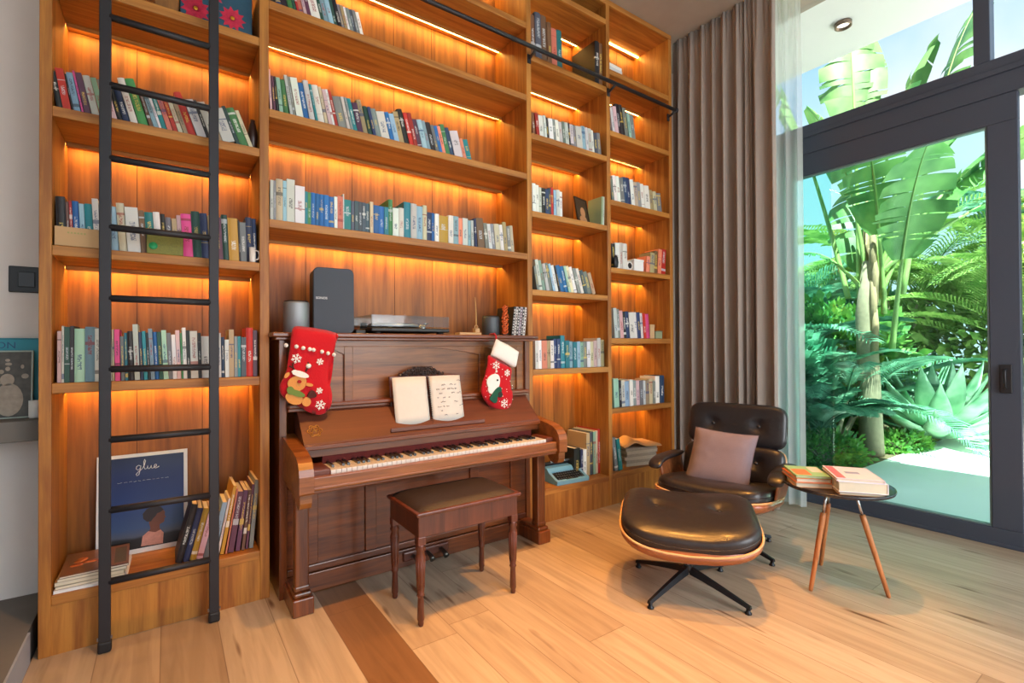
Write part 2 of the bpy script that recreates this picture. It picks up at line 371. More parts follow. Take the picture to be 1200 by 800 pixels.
struct(MB().box(XG + 0.092, XG + 0.100, 1.645, 2.56, 0.02, 2.70), 'window_3', thin('fixed_pane', (0.80, 0.97, 0.94), 0.02))
door(2, -0.90, 0.595, XG + 0.070, None)

# ------------------------------------------------------------------ bookcase
bc = thing('bookcase', 'tall built-in oak bookcase with orange-lit shelves covering the wall behind the piano', 'bookcase', (1.57, 2.83, 0))
def up_(x0, x1): MB().bev(x0, x1, YF, YB - 0.002, 0.0, ZC - 0.002, 0.003).build('upright', M_case, bc, True)
posts = [(-0.410, -0.372), (0.367, 0.409), (1.990, 2.030), (2.757, 2.796), (3.515, 3.555)]
for p in posts: up_(*p)
MB().box(-0.372, 3.515, YB - 0.016, YB - 0.002, 0.0, ZC - 0.03).build('back_panel', M_back, bc, True)
seams = MB()
for x in [-0.12, 0.15, 0.66, 0.93, 1.20, 1.47, 1.74, 2.28, 2.53, 3.05, 3.29]: seams.box(x, x + 0.003, YB - 0.0175, YB - 0.0155, 0.24, ZC - 0.05)
seams.build('back_panel_seam', plain('seam_brown', (84, 46, 20), 0.8), bc, True)
MB().bev(-0.410, 3.555, YF - 0.001, YB - 0.02, ZC - 0.045, ZC - 0.003, 0.003).build('top_rail', M_caseh, bc, True)
bays = {'L': (-0.372, 0.367), 'M': (0.409, 1.990), 'T': (2.030, 2.757), 'F': (2.796, 3.515)}
shelves = {'L': [0.236, 1.073, 1.623, 2.178, 2.718, 3.262], 'M': [1.842, 2.384, 2.919, 3.412], 'T': [0.228, 1.058, 1.603, 2.139, 2.672, 3.207, 3.73], 'F': [0.236, 0.734, 1.277, 1.823, 2.347, 2.884, 3.358]}
for b_, (xa, xb) in bays.items():
    for z in shelves[b_]:
        first = z < 0.3
        sh = MB().bev(xa, xb, YF + 0.001, YB - 0.018, z - 0.041, z, 0.003).build('shelf', M_caseh, bc, True)
        if not first:
            MB().box(xa + 0.006, xb - 0.006, 2.950, 2.962, z - 0.047, z - 0.0412).build('led_strip', M_led, sh, True)
            MB().box(xa + 0.002, xb - 0.002, 2.934, 2.941, z - 0.058, z - 0.0412).build('light_lip', M_caseh, sh, True)
    if b_ != 'T': MB().box(xa + 0.006, xb - 0.006, 2.950, 2.962, ZC - 0.051, ZC - 0.0462).build('led_strip', M_led, bc, True)
    if b_ != 'M': MB().box(xa, xb, YF + 0.004, YF + 0.024, 0.0, 0.195).build('plinth', M_case, bc, True)
# library rail with brackets, and the ladder on it
rl = thing('library_rail', 'black steel ladder rail running across the upper shelves', 'rail', (1.57, 2.56, 3.20))
MB().tube([(-0.41, 2.555, 3.20), (3.50, 2.555, 3.20)], 0.014, 12).tube([(3.50, 2.555, 3.20), (3.52, 2.555, 3.20)], 0.02, 12).build('bar', M_iron, rl, True)
for x in (-0.39, 0.388, 1.20, 2.01, 2.775, 3.50):
    yb_ = 2.632 if x != 1.20 else 2.632
    if x == 1.20: continue
    MB().tube([(x, 2.555, 3.192), (x, 2.60, 3.175), (x, yb_, 3.165)], 0.009, 8).bev(x - 0.014, x + 0.014, 2.622, 2.633, 3.135, 3.195, 0.003).build('bracket', M_iron, rl, True)
ld = thing('library_ladder', 'tall black steel library ladder with round rungs leaning on the left bookshelves', 'ladder', (-0.013, 2.55, 0))
for x in (-0.202, 0.172):
    s_ = MB().bev(x - 0.019, x + 0.019, 2.536, 2.560, 0.03, 3.26, 0.003).build('side_rail', M_iron, ld, True)
    MB().bev(x - 0.022, x + 0.022, 2.53, 2.566, 0.0, 0.045, 0.008).build('rubber_foot', M_seal, s_, True)
    MB().tube([(x - 0.024, 2.545, 0.055), (x + 0.024, 2.545, 0.055)], 0.007, 10).build('bolt', plain('steel_bolt', (170, 170, 176), 0.3, metal=0.9), s_, True)
    MB().tube([(x, 2.56, 3.24), (x, 2.58, 3.235), (x, 2.585, 3.20)], 0.010, 8).build('hook', M_iron, s_, True)
for z in (0.275, 0.560, 0.843, 1.127, 1.413, 1.70, 1.98, 2.277, 2.553, 2.84, 3.12):
    MB().tube([(-0.19, 2.548, z), (0.16, 2.548, z)], 0.0140, 12).build('rung', M_iron, ld, True)

# ------------------------------------------------------------------ books
COL = {'K': (34, 32, 34), 'R': (186, 44, 34), 'S': (140, 172, 190), 'V': (92, 54, 78), 'W': (214, 212, 206), 'L': (150, 186, 162), 'G': (128, 132, 130), 'P': (206, 168, 170),
       'N': (38, 56, 92), 'E': (66, 130, 72), 'U': (112, 78, 56), 'T': (32, 124, 132), 'O': (222, 128, 104), 'C': (206, 192, 160), 'A': (176, 152, 112), 'D': (34, 72, 62),
       'M': (214, 74, 138), 'B': (36, 104, 172), 'Y': (176, 138, 46), 'H': (72, 84, 94)}
CN = {'K': 'black', 'R': 'red', 'S': 'pale blue', 'V': 'plum', 'W': 'white', 'L': 'mint', 'G': 'grey', 'P': 'pale pink', 'N': 'navy', 'E': 'green', 'U': 'brown', 'T': 'teal', 'O': 'salmon',
      'C': 'cream', 'A': 'tan', 'D': 'dark green', 'M': 'magenta', 'B': 'blue', 'Y': 'mustard', 'H': 'slate'}
def book_material():
    m, nt, b = nmat('printed_book_cover'); N = nt.nodes.new; L = nt.links.new
    oi = N('ShaderNodeObjectInfo'); tc = N('ShaderNodeTexCoord'); sp = N('ShaderNodeSeparateXYZ'); L(tc.outputs['Generated'], sp.inputs[0])
    at = N('ShaderNodeAttribute'); at.attribute_type = 'OBJECT'; at.attribute_name = 'accent'
    def mth(op, a, bb=None):
        n = N('ShaderNodeMath'); n.operation = op
        for i, q in enumerate((a, bb)):
            if q is None: continue
            if isinstance(q, (int, float)): n.inputs[i].default_value = q
            else: L(q, n.inputs[i])
        return n.outputs[0]
    rnd = oi.outputs['Random']; X, Y, Z = sp.outputs
    # blocky lettering running up the spine
    zi = mth('FLOOR', mth('MULTIPLY', Z, 84)); xi = mth('FLOOR', mth('MULTIPLY', X, 9))
    cb = N('ShaderNodeCombineXYZ'); L(xi, cb.inputs[0]); L(zi, cb.inputs[1]); L(mth('MULTIPLY', rnd, 91), cb.inputs[2])
    wn_ = N('ShaderNodeTexWhiteNoise'); wn_.noise_dimensions = '3D'; L(cb.outputs[0], wn_.inputs['Vector'])
    glyph = mth('GREATER_THAN', wn_.outputs['Value'], 0.45)
    r1 = mth('FRACT', mth('MULTIPLY', rnd, 17.3)); r2_ = mth('FRACT', mth('MULTIPLY', rnd, 41.7)); r3 = mth('FRACT', mth('MULTIPLY', rnd, 73.1))
    zlo = mth('ADD', mth('MULTIPLY', r1, 0.3), 0.2); zhi = mth('ADD', zlo, mth('ADD', mth('MULTIPLY', r2_, 0.3), 0.18))
    inz = mth('MULTIPLY', mth('GREATER_THAN', Z, zlo), mth('LESS_THAN', Z, zhi))
    inx = mth('MULTIPLY', mth('GREATER_THAN', X, 0.28), mth('LESS_THAN', X, 0.72))
    front = mth('LESS_THAN', Y, 0.06)
    txt = mth('MULTIPLY', mth('MULTIPLY', glyph, inz), mth('MULTIPLY', inx, front))
    # colour bands near head or foot on some books
    bz = mth('ADD', mth('MULTIPLY', r3, 0.8), 0.08)
    band = mth('MULTIPLY', mth('LESS_THAN', mth('ABSOLUTE', mth('SUBTRACT', Z, bz)), mth('MULTIPLY', r2_, 0.05)), mth('MULTIPLY', front, mth('GREATER_THAN', r1, 0.45)))
    msk = mth('MULTIPLY', mth('MAXIMUM', txt, band), 0.7)
    mx = N('ShaderNodeMixRGB'); L(msk, mx.inputs[0]); L(oi.outputs['Color'], mx.inputs[1]); L(at.outputs['Color'], mx.inputs[2])
    L(mx.outputs[0], b.inputs['Base Color']); b.inputs['Roughness'].default_value = 0.5
    return m
M_book = book_material()
def unit_hardback():
    mb = MB()
    mb.mat(0); mb.box(0, 0.09, 0.02, 1, 0, 1); mb.box(0.91, 1, 0.02, 1, 0, 1)
    arc = [(0.5 - 0.5 * math.cos(a), 0.045 - 0.045 * math.sin(a)) for a in [PI * k / 8 for k in range(9)]]
    mb.prism(arc + [(0.98, 0.06), (0.02, 0.06)], 0, 1, 'xy', smooth=False)
    mb.mat(1); mb.box(0.09, 0.91, 0.06, 0.975, 0.018, 0.982)
    return mb
def unit_paperback():
    mb = MB(); mb.mat(0); mb.box(0, 0.05, 0.0, 1, 0, 1); mb.box(0.95, 1, 0.0, 1, 0, 1); mb.box(0.05, 0.95, 0, 0.015, 0, 1)
    mb.mat(1); mb.box(0.05, 0.95, 0.015, 0.995, 0.003, 0.997); return mb
_h = unit_hardback().build('hardback_book', [M_book, M_paper]); _p = unit_paperback().build('paperback_book', [M_book, M_paper])
ME_H, ME_P = _h.data, _p.data
bpy.data.objects.remove(_h); bpy.data.objects.remove(_p)
SHELF = {'Lb': 'upper ladder bay shelf', 'Lc': 'middle ladder bay shelf', 'Ld': 'lower ladder bay shelf', 'Le': 'bottom ladder bay shelf', 'Ma': 'third shelf above piano', 'Mb': 'second shelf above piano',
         'Mc': 'first shelf above piano', 'T0': 'top shelf right of piano', 'T0b': 'top shelf right of piano', 'T1': 'second shelf right of piano', 'T2': 'third shelf right of piano', 'T3': 'fourth shelf right of piano',
         'T4': 'fifth shelf right of piano', 'T5': 'low shelf beside typewriter', 'F1': 'second shelf by curtain', 'F2': 'third shelf by curtain', 'F3': 'fourth shelf by curtain', 'F3b': 'fourth shelf by curtain',
         'F4': 'fifth shelf by curtain', 'F5': 'sixth shelf by curtain', 'F6': 'low shelf beside newspapers'}
ORD = ['first', 'second', 'third', 'fourth', 'fifth', 'sixth', 'seventh', 'eighth', 'ninth', 'tenth', 'eleventh', 'twelfth', 'thirteenth', 'fourteenth', 'fifteenth', 'sixteenth', 'seventeenth', 'eighteenth', 'nineteenth', 'twentieth',
       'twenty-first', 'twenty-second', 'twenty-third', 'twenty-fourth', 'twenty-fifth', 'twenty-sixth', 'twenty-seventh', 'twenty-eighth', 'twenty-ninth', 'thirtieth', 'thirty-first', 'thirty-second', 'thirty-third', 'thirty-fourth', 'thirty-fifth',
       'thirty-sixth', 'thirty-seventh', 'thirty-eighth', 'thirty-ninth', 'fortieth', 'forty-first', 'forty-second', 'forty-third', 'forty-fourth', 'forty-fifth', 'forty-sixth', 'forty-seventh', 'forty-eighth', 'forty-ninth', 'fiftieth',
       'fifty-first', 'fifty-second', 'fifty-third', 'fifty-fourth', 'fifty-fifth']
rng = random.Random(7)
BOOK_ROWS = [
 ('Lb',2.178,2.655,[
  (-0.3602,0.0164,0.149,9.0,'K'),(-0.3424,0.0269,0.164,9.0,'R'),(-0.3139,0.004,0.15,9.7,'K'),(-0.3087,0.0222,0.158,9.9,'S'),(-0.285,0.0079,0.172,10.5,'M'),
  (-0.2757,0.0212,0.168,10.8,'V'),(-0.2529,0.0255,0.164,11.4,'W'),(-0.2257,0.0204,0.163,12.2,'L'),(-0.2036,0.0151,0.162,12.8,'G'),(-0.1869,0.018,0.157,13.2,'P'),
  (-0.1671,0.0154,0.16,13.7,'K'),(-0.15,0.0239,0.161,14.2,'N'),(-0.1241,0.0271,0.192,14.8,'W'),(-0.0949,0.0332,0.198,15.6,'E'),(-0.0591,0.0133,0.166,16.2,'U'),
  (-0.044,0.0163,0.164,16.5,'S'),(-0.0258,0.0106,0.162,16.7,'W'),(-0.0135,0.0166,0.165,16.9,'T'),(0.0051,0.0197,0.163,17.1,'O'),(0.027,0.0169,0.158,17.4,'R'),
  (0.0459,0.0171,0.156,17.7,'C'),(0.0651,0.0172,0.165,17.9,'A'),(0.0845,0.0299,0.193,18.2,'R'),(0.1172,0.0367,0.169,18.6,'W'),(0.1571,0.0116,0.177,19.1,'K'),
  (0.1707,0.0311,0.173,19.2,'W'),(0.2048,0.0118,0.171,19.7,'A'),(0.2187,0.0518,0.155,19.8,'W'),(0.275,0.0156,0.183,20.5,'D'),(0.2929,0.0328,0.18,20.7,'E'),
  (0.3293,0.016,0.178,21.0,'C'),
 ]),
 ('Lc',1.623,2.665,[
  (-0.3607,0.0296,0.204,2.0,'K'),(-0.3299,0.0092,0.185,2.2,'U'),(-0.3196,0.0092,0.191,2.3,'R'),(-0.3091,0.0199,0.192,2.4,'B'),(-0.288,0.0161,0.185,2.6,'S'),
  (-0.2707,0.0244,0.188,2.7,'T'),(-0.2451,0.0206,0.213,2.9,'W'),(-0.2232,0.0293,0.203,3.1,'W'),(-0.1927,0.027,0.19,3.3,'S'),(-0.1645,0.0274,0.209,3.6,'C'),
  (-0.1358,0.0455,0.195,3.8,'W'),(-0.089,0.0196,0.188,3.9,'U'),(-0.0682,0.0289,0.184,3.8,'T'),(-0.038,0.0233,0.189,3.7,'W'),(-0.0134,0.0174,0.185,3.6,'K'),
  (0.0052,0.0207,0.173,3.5,'G'),(0.0271,0.0178,0.169,3.4,'A'),(0.0461,0.0148,0.187,3.3,'P'),(0.0621,0.0376,0.197,3.2,'M'),(0.101,0.0318,0.214,3.0,'D'),
  (0.134,0.029,0.212,2.9,'N'),(0.1642,0.0124,0.205,2.8,'A'),(0.1778,0.04,0.199,2.7,'V'),(0.2191,0.0233,0.217,2.5,'D'),(0.2436,0.0414,0.205,2.4,'Y'),
  (0.2863,0.006,0.199,2.3,'K'),(0.2935,0.0242,0.192,2.2,'G'),(0.3189,0.0245,0.22,2.1,'N'),(0.3446,0.0174,0.216,2.0,'N'),
 ]),
 ('Ld',1.073,2.655,[
  (-0.3585,0.0115,0.208,0.0,'P'),(-0.3458,0.0065,0.229,0.0,'W'),(-0.3382,0.0168,0.225,0.0,'D'),(-0.3202,0.0118,0.229,0.0,'K'),(-0.3072,0.0317,0.219,0.0,'L'),
  (-0.2743,0.0296,0.227,0.0,'S'),(-0.2435,0.0178,0.22,0.0,'W'),(-0.2245,0.0263,0.21,0.3,'E'),(-0.197,0.0099,0.217,0.8,'W'),(-0.1859,0.0072,0.218,0.9,'C'),
  (-0.1775,0.0185,0.218,1.1,'M'),(-0.1577,0.013,0.189,1.4,'G'),(-0.1435,0.0103,0.204,1.6,'T'),(-0.132,0.019,0.211,1.8,'K'),(-0.1118,0.0193,0.241,2.1,'W'),
  (-0.0913,0.0106,0.208,2.4,'N'),(-0.0795,0.0136,0.212,2.5,'T'),(-0.0647,0.0078,0.205,2.7,'K'),(-0.0557,0.0138,0.223,2.9,'S'),(-0.0407,0.014,0.209,2.9,'B'),
  (-0.0255,0.0141,0.209,2.8,'D'),(-0.0102,0.0173,0.217,2.6,'L'),(0.0083,0.0144,0.206,2.4,'G'),(0.0239,0.0145,0.198,2.2,'W'),(0.0396,0.0146,0.218,2.1,'P'),
  (0.0554,0.0068,0.206,1.9,'E'),(0.0634,0.0132,0.23,1.8,'W'),(0.0778,0.0117,0.218,1.7,'K'),(0.0907,0.0282,0.215,1.5,'W'),(0.1201,0.012,0.207,1.2,'K'),
  (0.1333,0.0322,0.192,1.1,'W'),(0.1667,0.0259,0.192,0.9,'G'),(0.1939,0.0159,0.208,0.8,'W'),(0.211,0.0126,0.189,0.7,'N'),(0.2248,0.0162,0.177,0.6,'W'),
  (0.2422,0.0199,0.225,0.5,'A'),(0.2634,0.013,0.193,0.4,'G'),(0.2775,0.0131,0.193,0.4,'T'),(0.2918,0.0204,0.189,0.3,'H'),(0.3135,0.028,0.235,0.2,'R'),
  (0.3427,0.0173,0.223,0.1,'V'),
 ]),
 ('Le',0.238,2.68,[
  (0.0305,0.0266,0.259,-14.0,'K'),(0.0591,0.0239,0.238,-13.7,'N'),(0.0849,0.0242,0.232,-13.5,'Y'),(0.1111,0.0246,0.224,-13.3,'P'),(0.1376,0.025,0.211,-13.1,'G'),
  (0.1645,0.0255,0.245,-12.0,'S'),(0.1917,0.0123,0.26,-10.8,'W'),(0.2055,0.0193,0.317,-10.1,'Y'),(0.2263,0.0092,0.302,-9.2,'O'),(0.2368,0.0303,0.284,-8.7,'V'),
  (0.2687,0.0237,0.286,-7.4,'V'),(0.2938,0.0168,0.283,-6.3,'U'),(0.3119,0.0133,0.308,-5.6,'V'),(0.3265,0.0171,0.327,-5.0,'G'),
 ]),
 ('Ma',2.919,2.655,[
  (0.4241,0.0251,0.096,14.0,'K'),(0.4512,0.0216,0.106,14.0,'N'),(0.4747,0.0296,0.107,14.0,'K'),(0.5065,0.0222,0.112,14.0,'E'),(0.5306,0.0146,0.113,14.0,'D'),
  (0.5469,0.0107,0.112,14.0,'R'),(0.5591,0.0188,0.116,14.0,'O'),(0.5797,0.0149,0.116,14.0,'P'),(0.5963,0.0191,0.114,14.0,'V'),(0.6172,0.0442,0.119,14.0,'W'),
  (0.664,0.0155,0.129,14.0,'D'),(0.6813,0.0242,0.131,14.0,'S'),(0.7074,0.0245,0.137,14.0,'S'),(0.7339,0.0161,0.143,14.0,'D'),(0.7517,0.0206,0.137,14.0,'K'),
  (0.7741,0.012,0.137,14.0,'G'),(0.7877,0.0165,0.133,14.0,'A'),(0.8059,0.0122,0.132,14.0,'W'),(0.8197,0.0167,0.132,14.0,'G'),(0.8382,0.0123,0.131,14.0,'H'),
  (0.8521,0.017,0.132,14.0,'G'),(0.8709,0.0171,0.126,14.0,'W'),
 ]),
 ('Mb',2.384,2.655,[
  (0.4195,0.0142,0.206,3.2,'P'),(0.4349,0.0143,0.177,4.2,'V'),(0.4504,0.0104,0.178,5.2,'K'),(0.4621,0.0223,0.176,6.0,'L'),(0.4857,0.0264,0.174,7.5,'E'),
  (0.5135,0.0147,0.203,9.1,'W'),(0.5296,0.0108,0.2,9.3,'G'),(0.5417,0.0351,0.199,9.5,'W'),(0.5786,0.0274,0.185,10.1,'B'),(0.6077,0.0278,0.206,10.6,'W'),
  (0.6371,0.0113,0.194,11.1,'T'),(0.6499,0.0325,0.193,11.3,'W'),(0.6843,0.0158,0.194,11.8,'C'),(0.7017,0.0202,0.186,12.1,'P'),(0.7236,0.0117,0.192,12.4,'W'),
  (0.7368,0.0162,0.192,12.6,'R'),(0.7546,0.0428,0.166,12.9,'G'),(0.7998,0.0166,0.175,13.1,'W'),(0.8181,0.0123,0.176,13.2,'G'),(0.8319,0.0214,0.175,13.2,'T'),
  (0.8551,0.0308,0.159,13.2,'V'),(0.888,0.0266,0.186,13.3,'A'),(0.9166,0.0222,0.158,13.4,'D'),(0.9407,0.0177,0.159,13.5,'N'),(0.9601,0.0275,0.156,13.5,'G'),
  (0.9896,0.0473,0.15,13.6,'W'),(1.0395,0.0234,0.159,13.7,'B'),(1.0649,0.0287,0.157,13.8,'S'),(1.0957,0.0291,0.178,13.9,'A'),(1.1269,0.0295,0.201,13.9,'K'),
  (1.1585,0.0246,0.186,14.0,'R'),(1.1851,0.0249,0.193,14.1,'R'),(1.212,0.0252,0.166,14.2,'V'),(1.2393,0.0308,0.168,14.2,'S'),(1.2723,0.0204,0.171,14.3,'S'),
  (1.2946,0.0315,0.167,14.4,'K'),(1.3284,0.0209,0.161,14.5,'G'),(1.3512,0.021,0.162,14.5,'B'),(1.3741,0.0212,0.167,14.6,'O'),(1.3973,0.0271,0.184,14.6,'E'),
  (1.4266,0.0274,0.171,14.7,'N'),(1.4562,0.0571,0.158,14.8,'W'),(1.5165,0.0225,0.126,14.9,'O'),(1.541,0.0347,0.127,15.0,'T'),
 ]),
 ('Mc',1.842,2.655,[
  (0.4187,0.0142,0.201,0.0,'W'),(0.434,0.0104,0.2,0.0,'G'),(0.4456,0.03,0.211,0.0,'C'),(0.4769,0.0166,0.208,0.0,'S'),(0.4946,0.0368,0.22,0.0,'W'),
  (0.5326,0.0457,0.193,0.0,'W'),(0.5795,0.0133,0.171,0.0,'T'),(0.594,0.0155,0.17,0.0,'E'),(0.6106,0.0198,0.173,0.0,'B'),(0.6317,0.02,0.172,0.0,'B'),
  (0.6529,0.0202,0.171,0.0,'B'),(0.6743,0.0248,0.171,0.0,'B'),(0.7003,0.0251,0.166,0.0,'B'),(0.7265,0.0165,0.171,0.0,'W'),(0.7442,0.0278,0.178,0.0,'O'),
  (0.7733,0.0056,0.193,0.0,'W'),(0.78,0.0352,0.166,0.0,'T'),(0.8164,0.0172,0.163,0.0,'H'),(0.8348,0.0197,0.166,0.0,'H'),(0.8557,0.0199,0.165,0.0,'H'),
  (0.8768,0.0177,0.164,0.0,'H'),(0.8957,0.0226,0.163,0.0,'H'),(0.9195,0.018,0.176,0.0,'C'),(0.9388,0.0329,0.16,0.0,'B'),(0.9728,0.0284,0.161,0.0,'B'),
  (1.0024,0.0237,0.161,0.0,'T'),(1.0274,0.024,0.209,0.0,'E'),(1.0526,0.0345,0.164,0.0,'W'),(1.0883,0.0299,0.17,0.0,'W'),(1.1194,0.0408,0.21,0.0,'T'),
  (1.1614,0.0362,0.207,0.0,'W'),(1.1988,0.0367,0.198,0.0,'S'),(1.2367,0.0263,0.209,0.0,'C'),(1.2642,0.0321,0.173,0.0,'N'),(1.2975,0.0156,0.173,0.0,'B'),
  (1.3144,0.0271,0.171,0.0,'W'),(1.3427,0.0622,0.165,0.0,'Y'),(1.4061,0.0341,0.175,0.0,'W'),(1.4414,0.0345,0.175,0.0,'S'),(1.4771,0.029,0.17,0.0,'O'),
  (1.5073,0.0355,0.174,0.0,'W'),(1.5439,0.0235,0.164,0.0,'S'),(1.5687,0.0237,0.167,1.4,'W'),(1.5936,0.0239,0.181,3.3,'N'),(1.6188,0.0561,0.189,5.1,'U'),
  (1.6764,0.0246,0.165,6.7,'G'),(1.7023,0.0249,0.163,6.5,'W'),(1.7285,0.0251,0.167,6.3,'G'),(1.755,0.0388,0.171,6.0,'C'),(1.7952,0.0258,0.171,5.7,'W'),
  (1.8223,0.0261,0.192,5.5,'A'),(1.8497,0.0263,0.168,5.2,'G'),(1.8774,0.0266,0.177,5.0,'C'),
 ]),
 ('T0',3.207,2.67,[
  (2.0677,0.04,0.315,2.0,'U'),(2.109,0.0521,0.343,2.0,'H'),(2.1623,0.0531,0.346,2.0,'U'),(2.2167,0.0382,0.313,2.0,'U'),(2.2561,0.0467,0.285,2.0,'O'),
  (2.304,0.0475,0.291,2.0,'T'),
 ]),
 ('T0b',3.207,2.66,[
  (2.6705,0.0444,0.341,0.0,'K'),(2.716,0.045,0.344,0.0,'U'),
 ]),
 ('T1',2.672,2.66,[
  (2.0707,0.0248,0.159,6.0,'U'),(2.0969,0.0288,0.16,6.0,'R'),(2.1271,0.0444,0.156,6.0,'W'),(2.1729,0.0219,0.163,6.0,'W'),(2.1961,0.0221,0.157,6.0,'K'),
  (2.2195,0.038,0.157,6.0,'W'),(2.2589,0.0226,0.162,6.0,'G'),(2.2828,0.0308,0.162,6.0,'W'),(2.3149,0.0311,0.158,6.0,'W'),(2.3474,0.0233,0.167,6.0,'G'),
  (2.372,0.0317,0.167,6.0,'W'),(2.4051,0.0154,0.169,6.0,'K'),(2.4218,0.0322,0.167,6.0,'W'),(2.4554,0.0241,0.17,6.0,'G'),(2.4808,0.0587,0.17,6.0,'W'),
  (2.541,0.0335,0.185,6.0,'S'),(2.576,0.0251,0.182,6.0,'W'),(2.6024,0.0342,0.182,6.0,'W'),(2.638,0.0256,0.178,6.0,'W'),(2.665,0.0349,0.166,6.0,'H'),
  (2.7013,0.0353,0.175,6.0,'G'),
 ]),
 ('T2',2.139,2.66,[
  (2.0628,0.0286,0.202,1.0,'W'),(2.0926,0.0289,0.196,1.0,'W'),(2.1227,0.0216,0.184,1.0,'W'),(2.1455,0.0295,0.182,1.0,'K'),(2.1762,0.0298,0.182,1.0,'N'),
  (2.2072,0.0223,0.194,1.0,'H'),(2.2307,0.0224,0.204,1.0,'R'),(2.2543,0.0226,0.19,1.0,'S'),(2.2781,0.0309,0.195,1.0,'W'),(2.3102,0.0231,0.188,1.0,'W'),
  
 ]),
 ('T3',1.603,2.66,[
  (2.0958,0.021,0.165,10.8,'G'),(2.1184,0.0286,0.215,11.3,'W'),(2.1488,0.0288,0.213,11.9,'L'),(2.1795,0.0291,0.192,12.6,'W'),(2.2105,0.0293,0.2,13.2,'G'),
  (2.2418,0.0218,0.198,13.8,'S'),(2.2655,0.0297,0.189,14.2,'W'),(2.2974,0.0144,0.191,14.8,'K'),(2.3135,0.038,0.194,15.0,'B'),(2.3541,0.0304,0.191,15.6,'B'),
  (2.387,0.0227,0.195,16.1,'L'),(2.4118,0.0309,0.197,16.5,'C'),(2.4453,0.0312,0.194,17.0,'W'),(2.4792,0.0314,0.186,17.5,'G'),(2.5134,0.0317,0.189,18.0,'W'),
  (2.548,0.032,0.179,18.5,'H'),(2.583,0.0407,0.17,19.0,'G'),(2.6272,0.0327,0.167,19.0,'A'),
 ]),
 ('T4',1.058,2.66,[
  (2.0765,0.0287,0.196,1.0,'W'),(2.1064,0.029,0.197,1.0,'W'),(2.1367,0.0447,0.197,1.0,'O'),(2.1826,0.0298,0.197,1.0,'A'),(2.2136,0.0301,0.197,1.0,'W'),
  (2.245,0.0305,0.209,1.0,'N'),(2.2767,0.0308,0.21,1.0,'N'),(2.3087,0.0393,0.234,1.0,'T'),(2.3492,0.0398,0.198,1.0,'T'),(2.3902,0.032,0.192,1.0,'S'),
  (2.4235,0.0408,0.186,1.0,'T'),(2.4655,0.0329,0.192,1.0,'S'),(2.4996,0.0332,0.186,1.0,'L'),(2.534,0.0336,0.192,1.0,'G'),(2.5688,0.034,0.192,1.0,'W'),
  (2.604,0.0344,0.193,1.0,'C'),(2.6396,0.0348,0.199,1.0,'P'),(2.6756,0.0352,0.219,1.0,'W'),(2.712,0.0356,0.206,1.0,'A'),
 ]),
 ('F1',2.884,2.66,[
  (2.8627,0.0273,0.202,10.0,'W'),(2.8916,0.0371,0.216,10.0,'P'),(2.9305,0.0376,0.246,10.0,'K'),(2.9699,0.038,0.251,10.0,'K'),(3.0097,0.0385,0.236,10.0,'G'),
  (3.05,0.0289,0.206,10.0,'L'),(3.0806,0.0495,0.201,10.0,'G'),
 ]),
 ('F2',2.347,2.66,[
  (2.8472,0.0273,0.175,7.0,'G'),(2.876,0.0372,0.208,7.0,'W'),(2.9147,0.0377,0.209,7.0,'W'),(2.9539,0.0382,0.203,7.0,'G'),(2.9935,0.0386,0.218,7.0,'N'),
  (3.0336,0.0391,0.219,7.0,'N'),(3.0742,0.0396,0.213,7.0,'W'),(3.1153,0.0401,0.2,7.0,'C'),(3.1569,0.0406,0.208,7.0,'G'),(3.1989,0.0411,0.203,7.0,'W'),
  (3.2415,0.0632,0.196,7.0,'W'),(3.3064,0.0424,0.173,7.0,'A'),(3.3503,0.0429,0.167,7.0,'C'),(3.3948,0.0547,0.16,7.0,'G'),
 ]),
 ('F3',1.823,2.66,[
  (2.8415,0.0371,0.194,1.0,'K'),(2.8798,0.0473,0.205,1.0,'W'),(2.9283,0.0381,0.211,1.0,'W'),(2.9677,0.0486,0.209,1.0,'W'),
 ]),
 ('F3b',1.823,2.66,[
  (3.2457,0.0418,0.137,-4.0,'O'),(3.2889,0.0534,0.171,-4.0,'A'),(3.3435,0.043,0.191,-4.0,'U'),(3.3879,0.0436,0.211,-4.0,'O'),(3.4328,0.0556,0.217,-4.0,'R'),
  
 ]),
 ('F4',1.277,2.66,[
  (2.8642,0.0372,0.235,5.0,'W'),(2.9027,0.0279,0.23,5.0,'G'),(2.932,0.038,0.218,5.0,'P'),(2.9713,0.0285,0.206,5.0,'K'),(3.0011,0.0388,0.214,5.0,'N'),
  (3.0413,0.0597,0.208,5.0,'W'),(3.1025,0.0297,0.211,5.0,'W'),(3.1335,0.0404,0.212,5.0,'N'),(3.1753,0.0303,0.207,5.0,'W'),(3.2069,0.0306,0.208,5.0,'R'),
  (3.2389,0.0417,0.202,5.0,'M'),
 ]),
 ('F5',0.734,2.66,[
  (2.8582,0.0566,0.225,3.0,'L'),(2.9161,0.0281,0.209,2.6,'K'),(2.9454,0.0383,0.208,2.5,'W'),(2.9849,0.0488,0.2,2.3,'S'),(3.0349,0.0393,0.211,2.0,'W'),
  (3.0755,0.0398,0.202,1.8,'G'),(3.1166,0.0403,0.201,1.6,'P'),(3.1581,0.0408,0.199,1.4,'G'),(3.2002,0.0307,0.197,1.2,'W'),(3.2321,0.0418,0.196,1.1,'A'),
  (3.275,0.0423,0.208,0.9,'C'),(3.3185,0.0318,0.185,0.7,'G'),(3.3515,0.0545,0.226,0.5,'W'),(3.4072,0.0553,0.231,0.3,'N'),
 ]),
 ('T5',0.23,2.72,[
  (2.4875,0.0593,0.219,0.0,'K'),(2.548,0.0251,0.206,0.0,'N'),(2.5743,0.0342,0.202,0.0,'W'),(2.6097,0.0346,0.321,0.0,'A'),(2.6454,0.035,0.324,0.0,'H'),
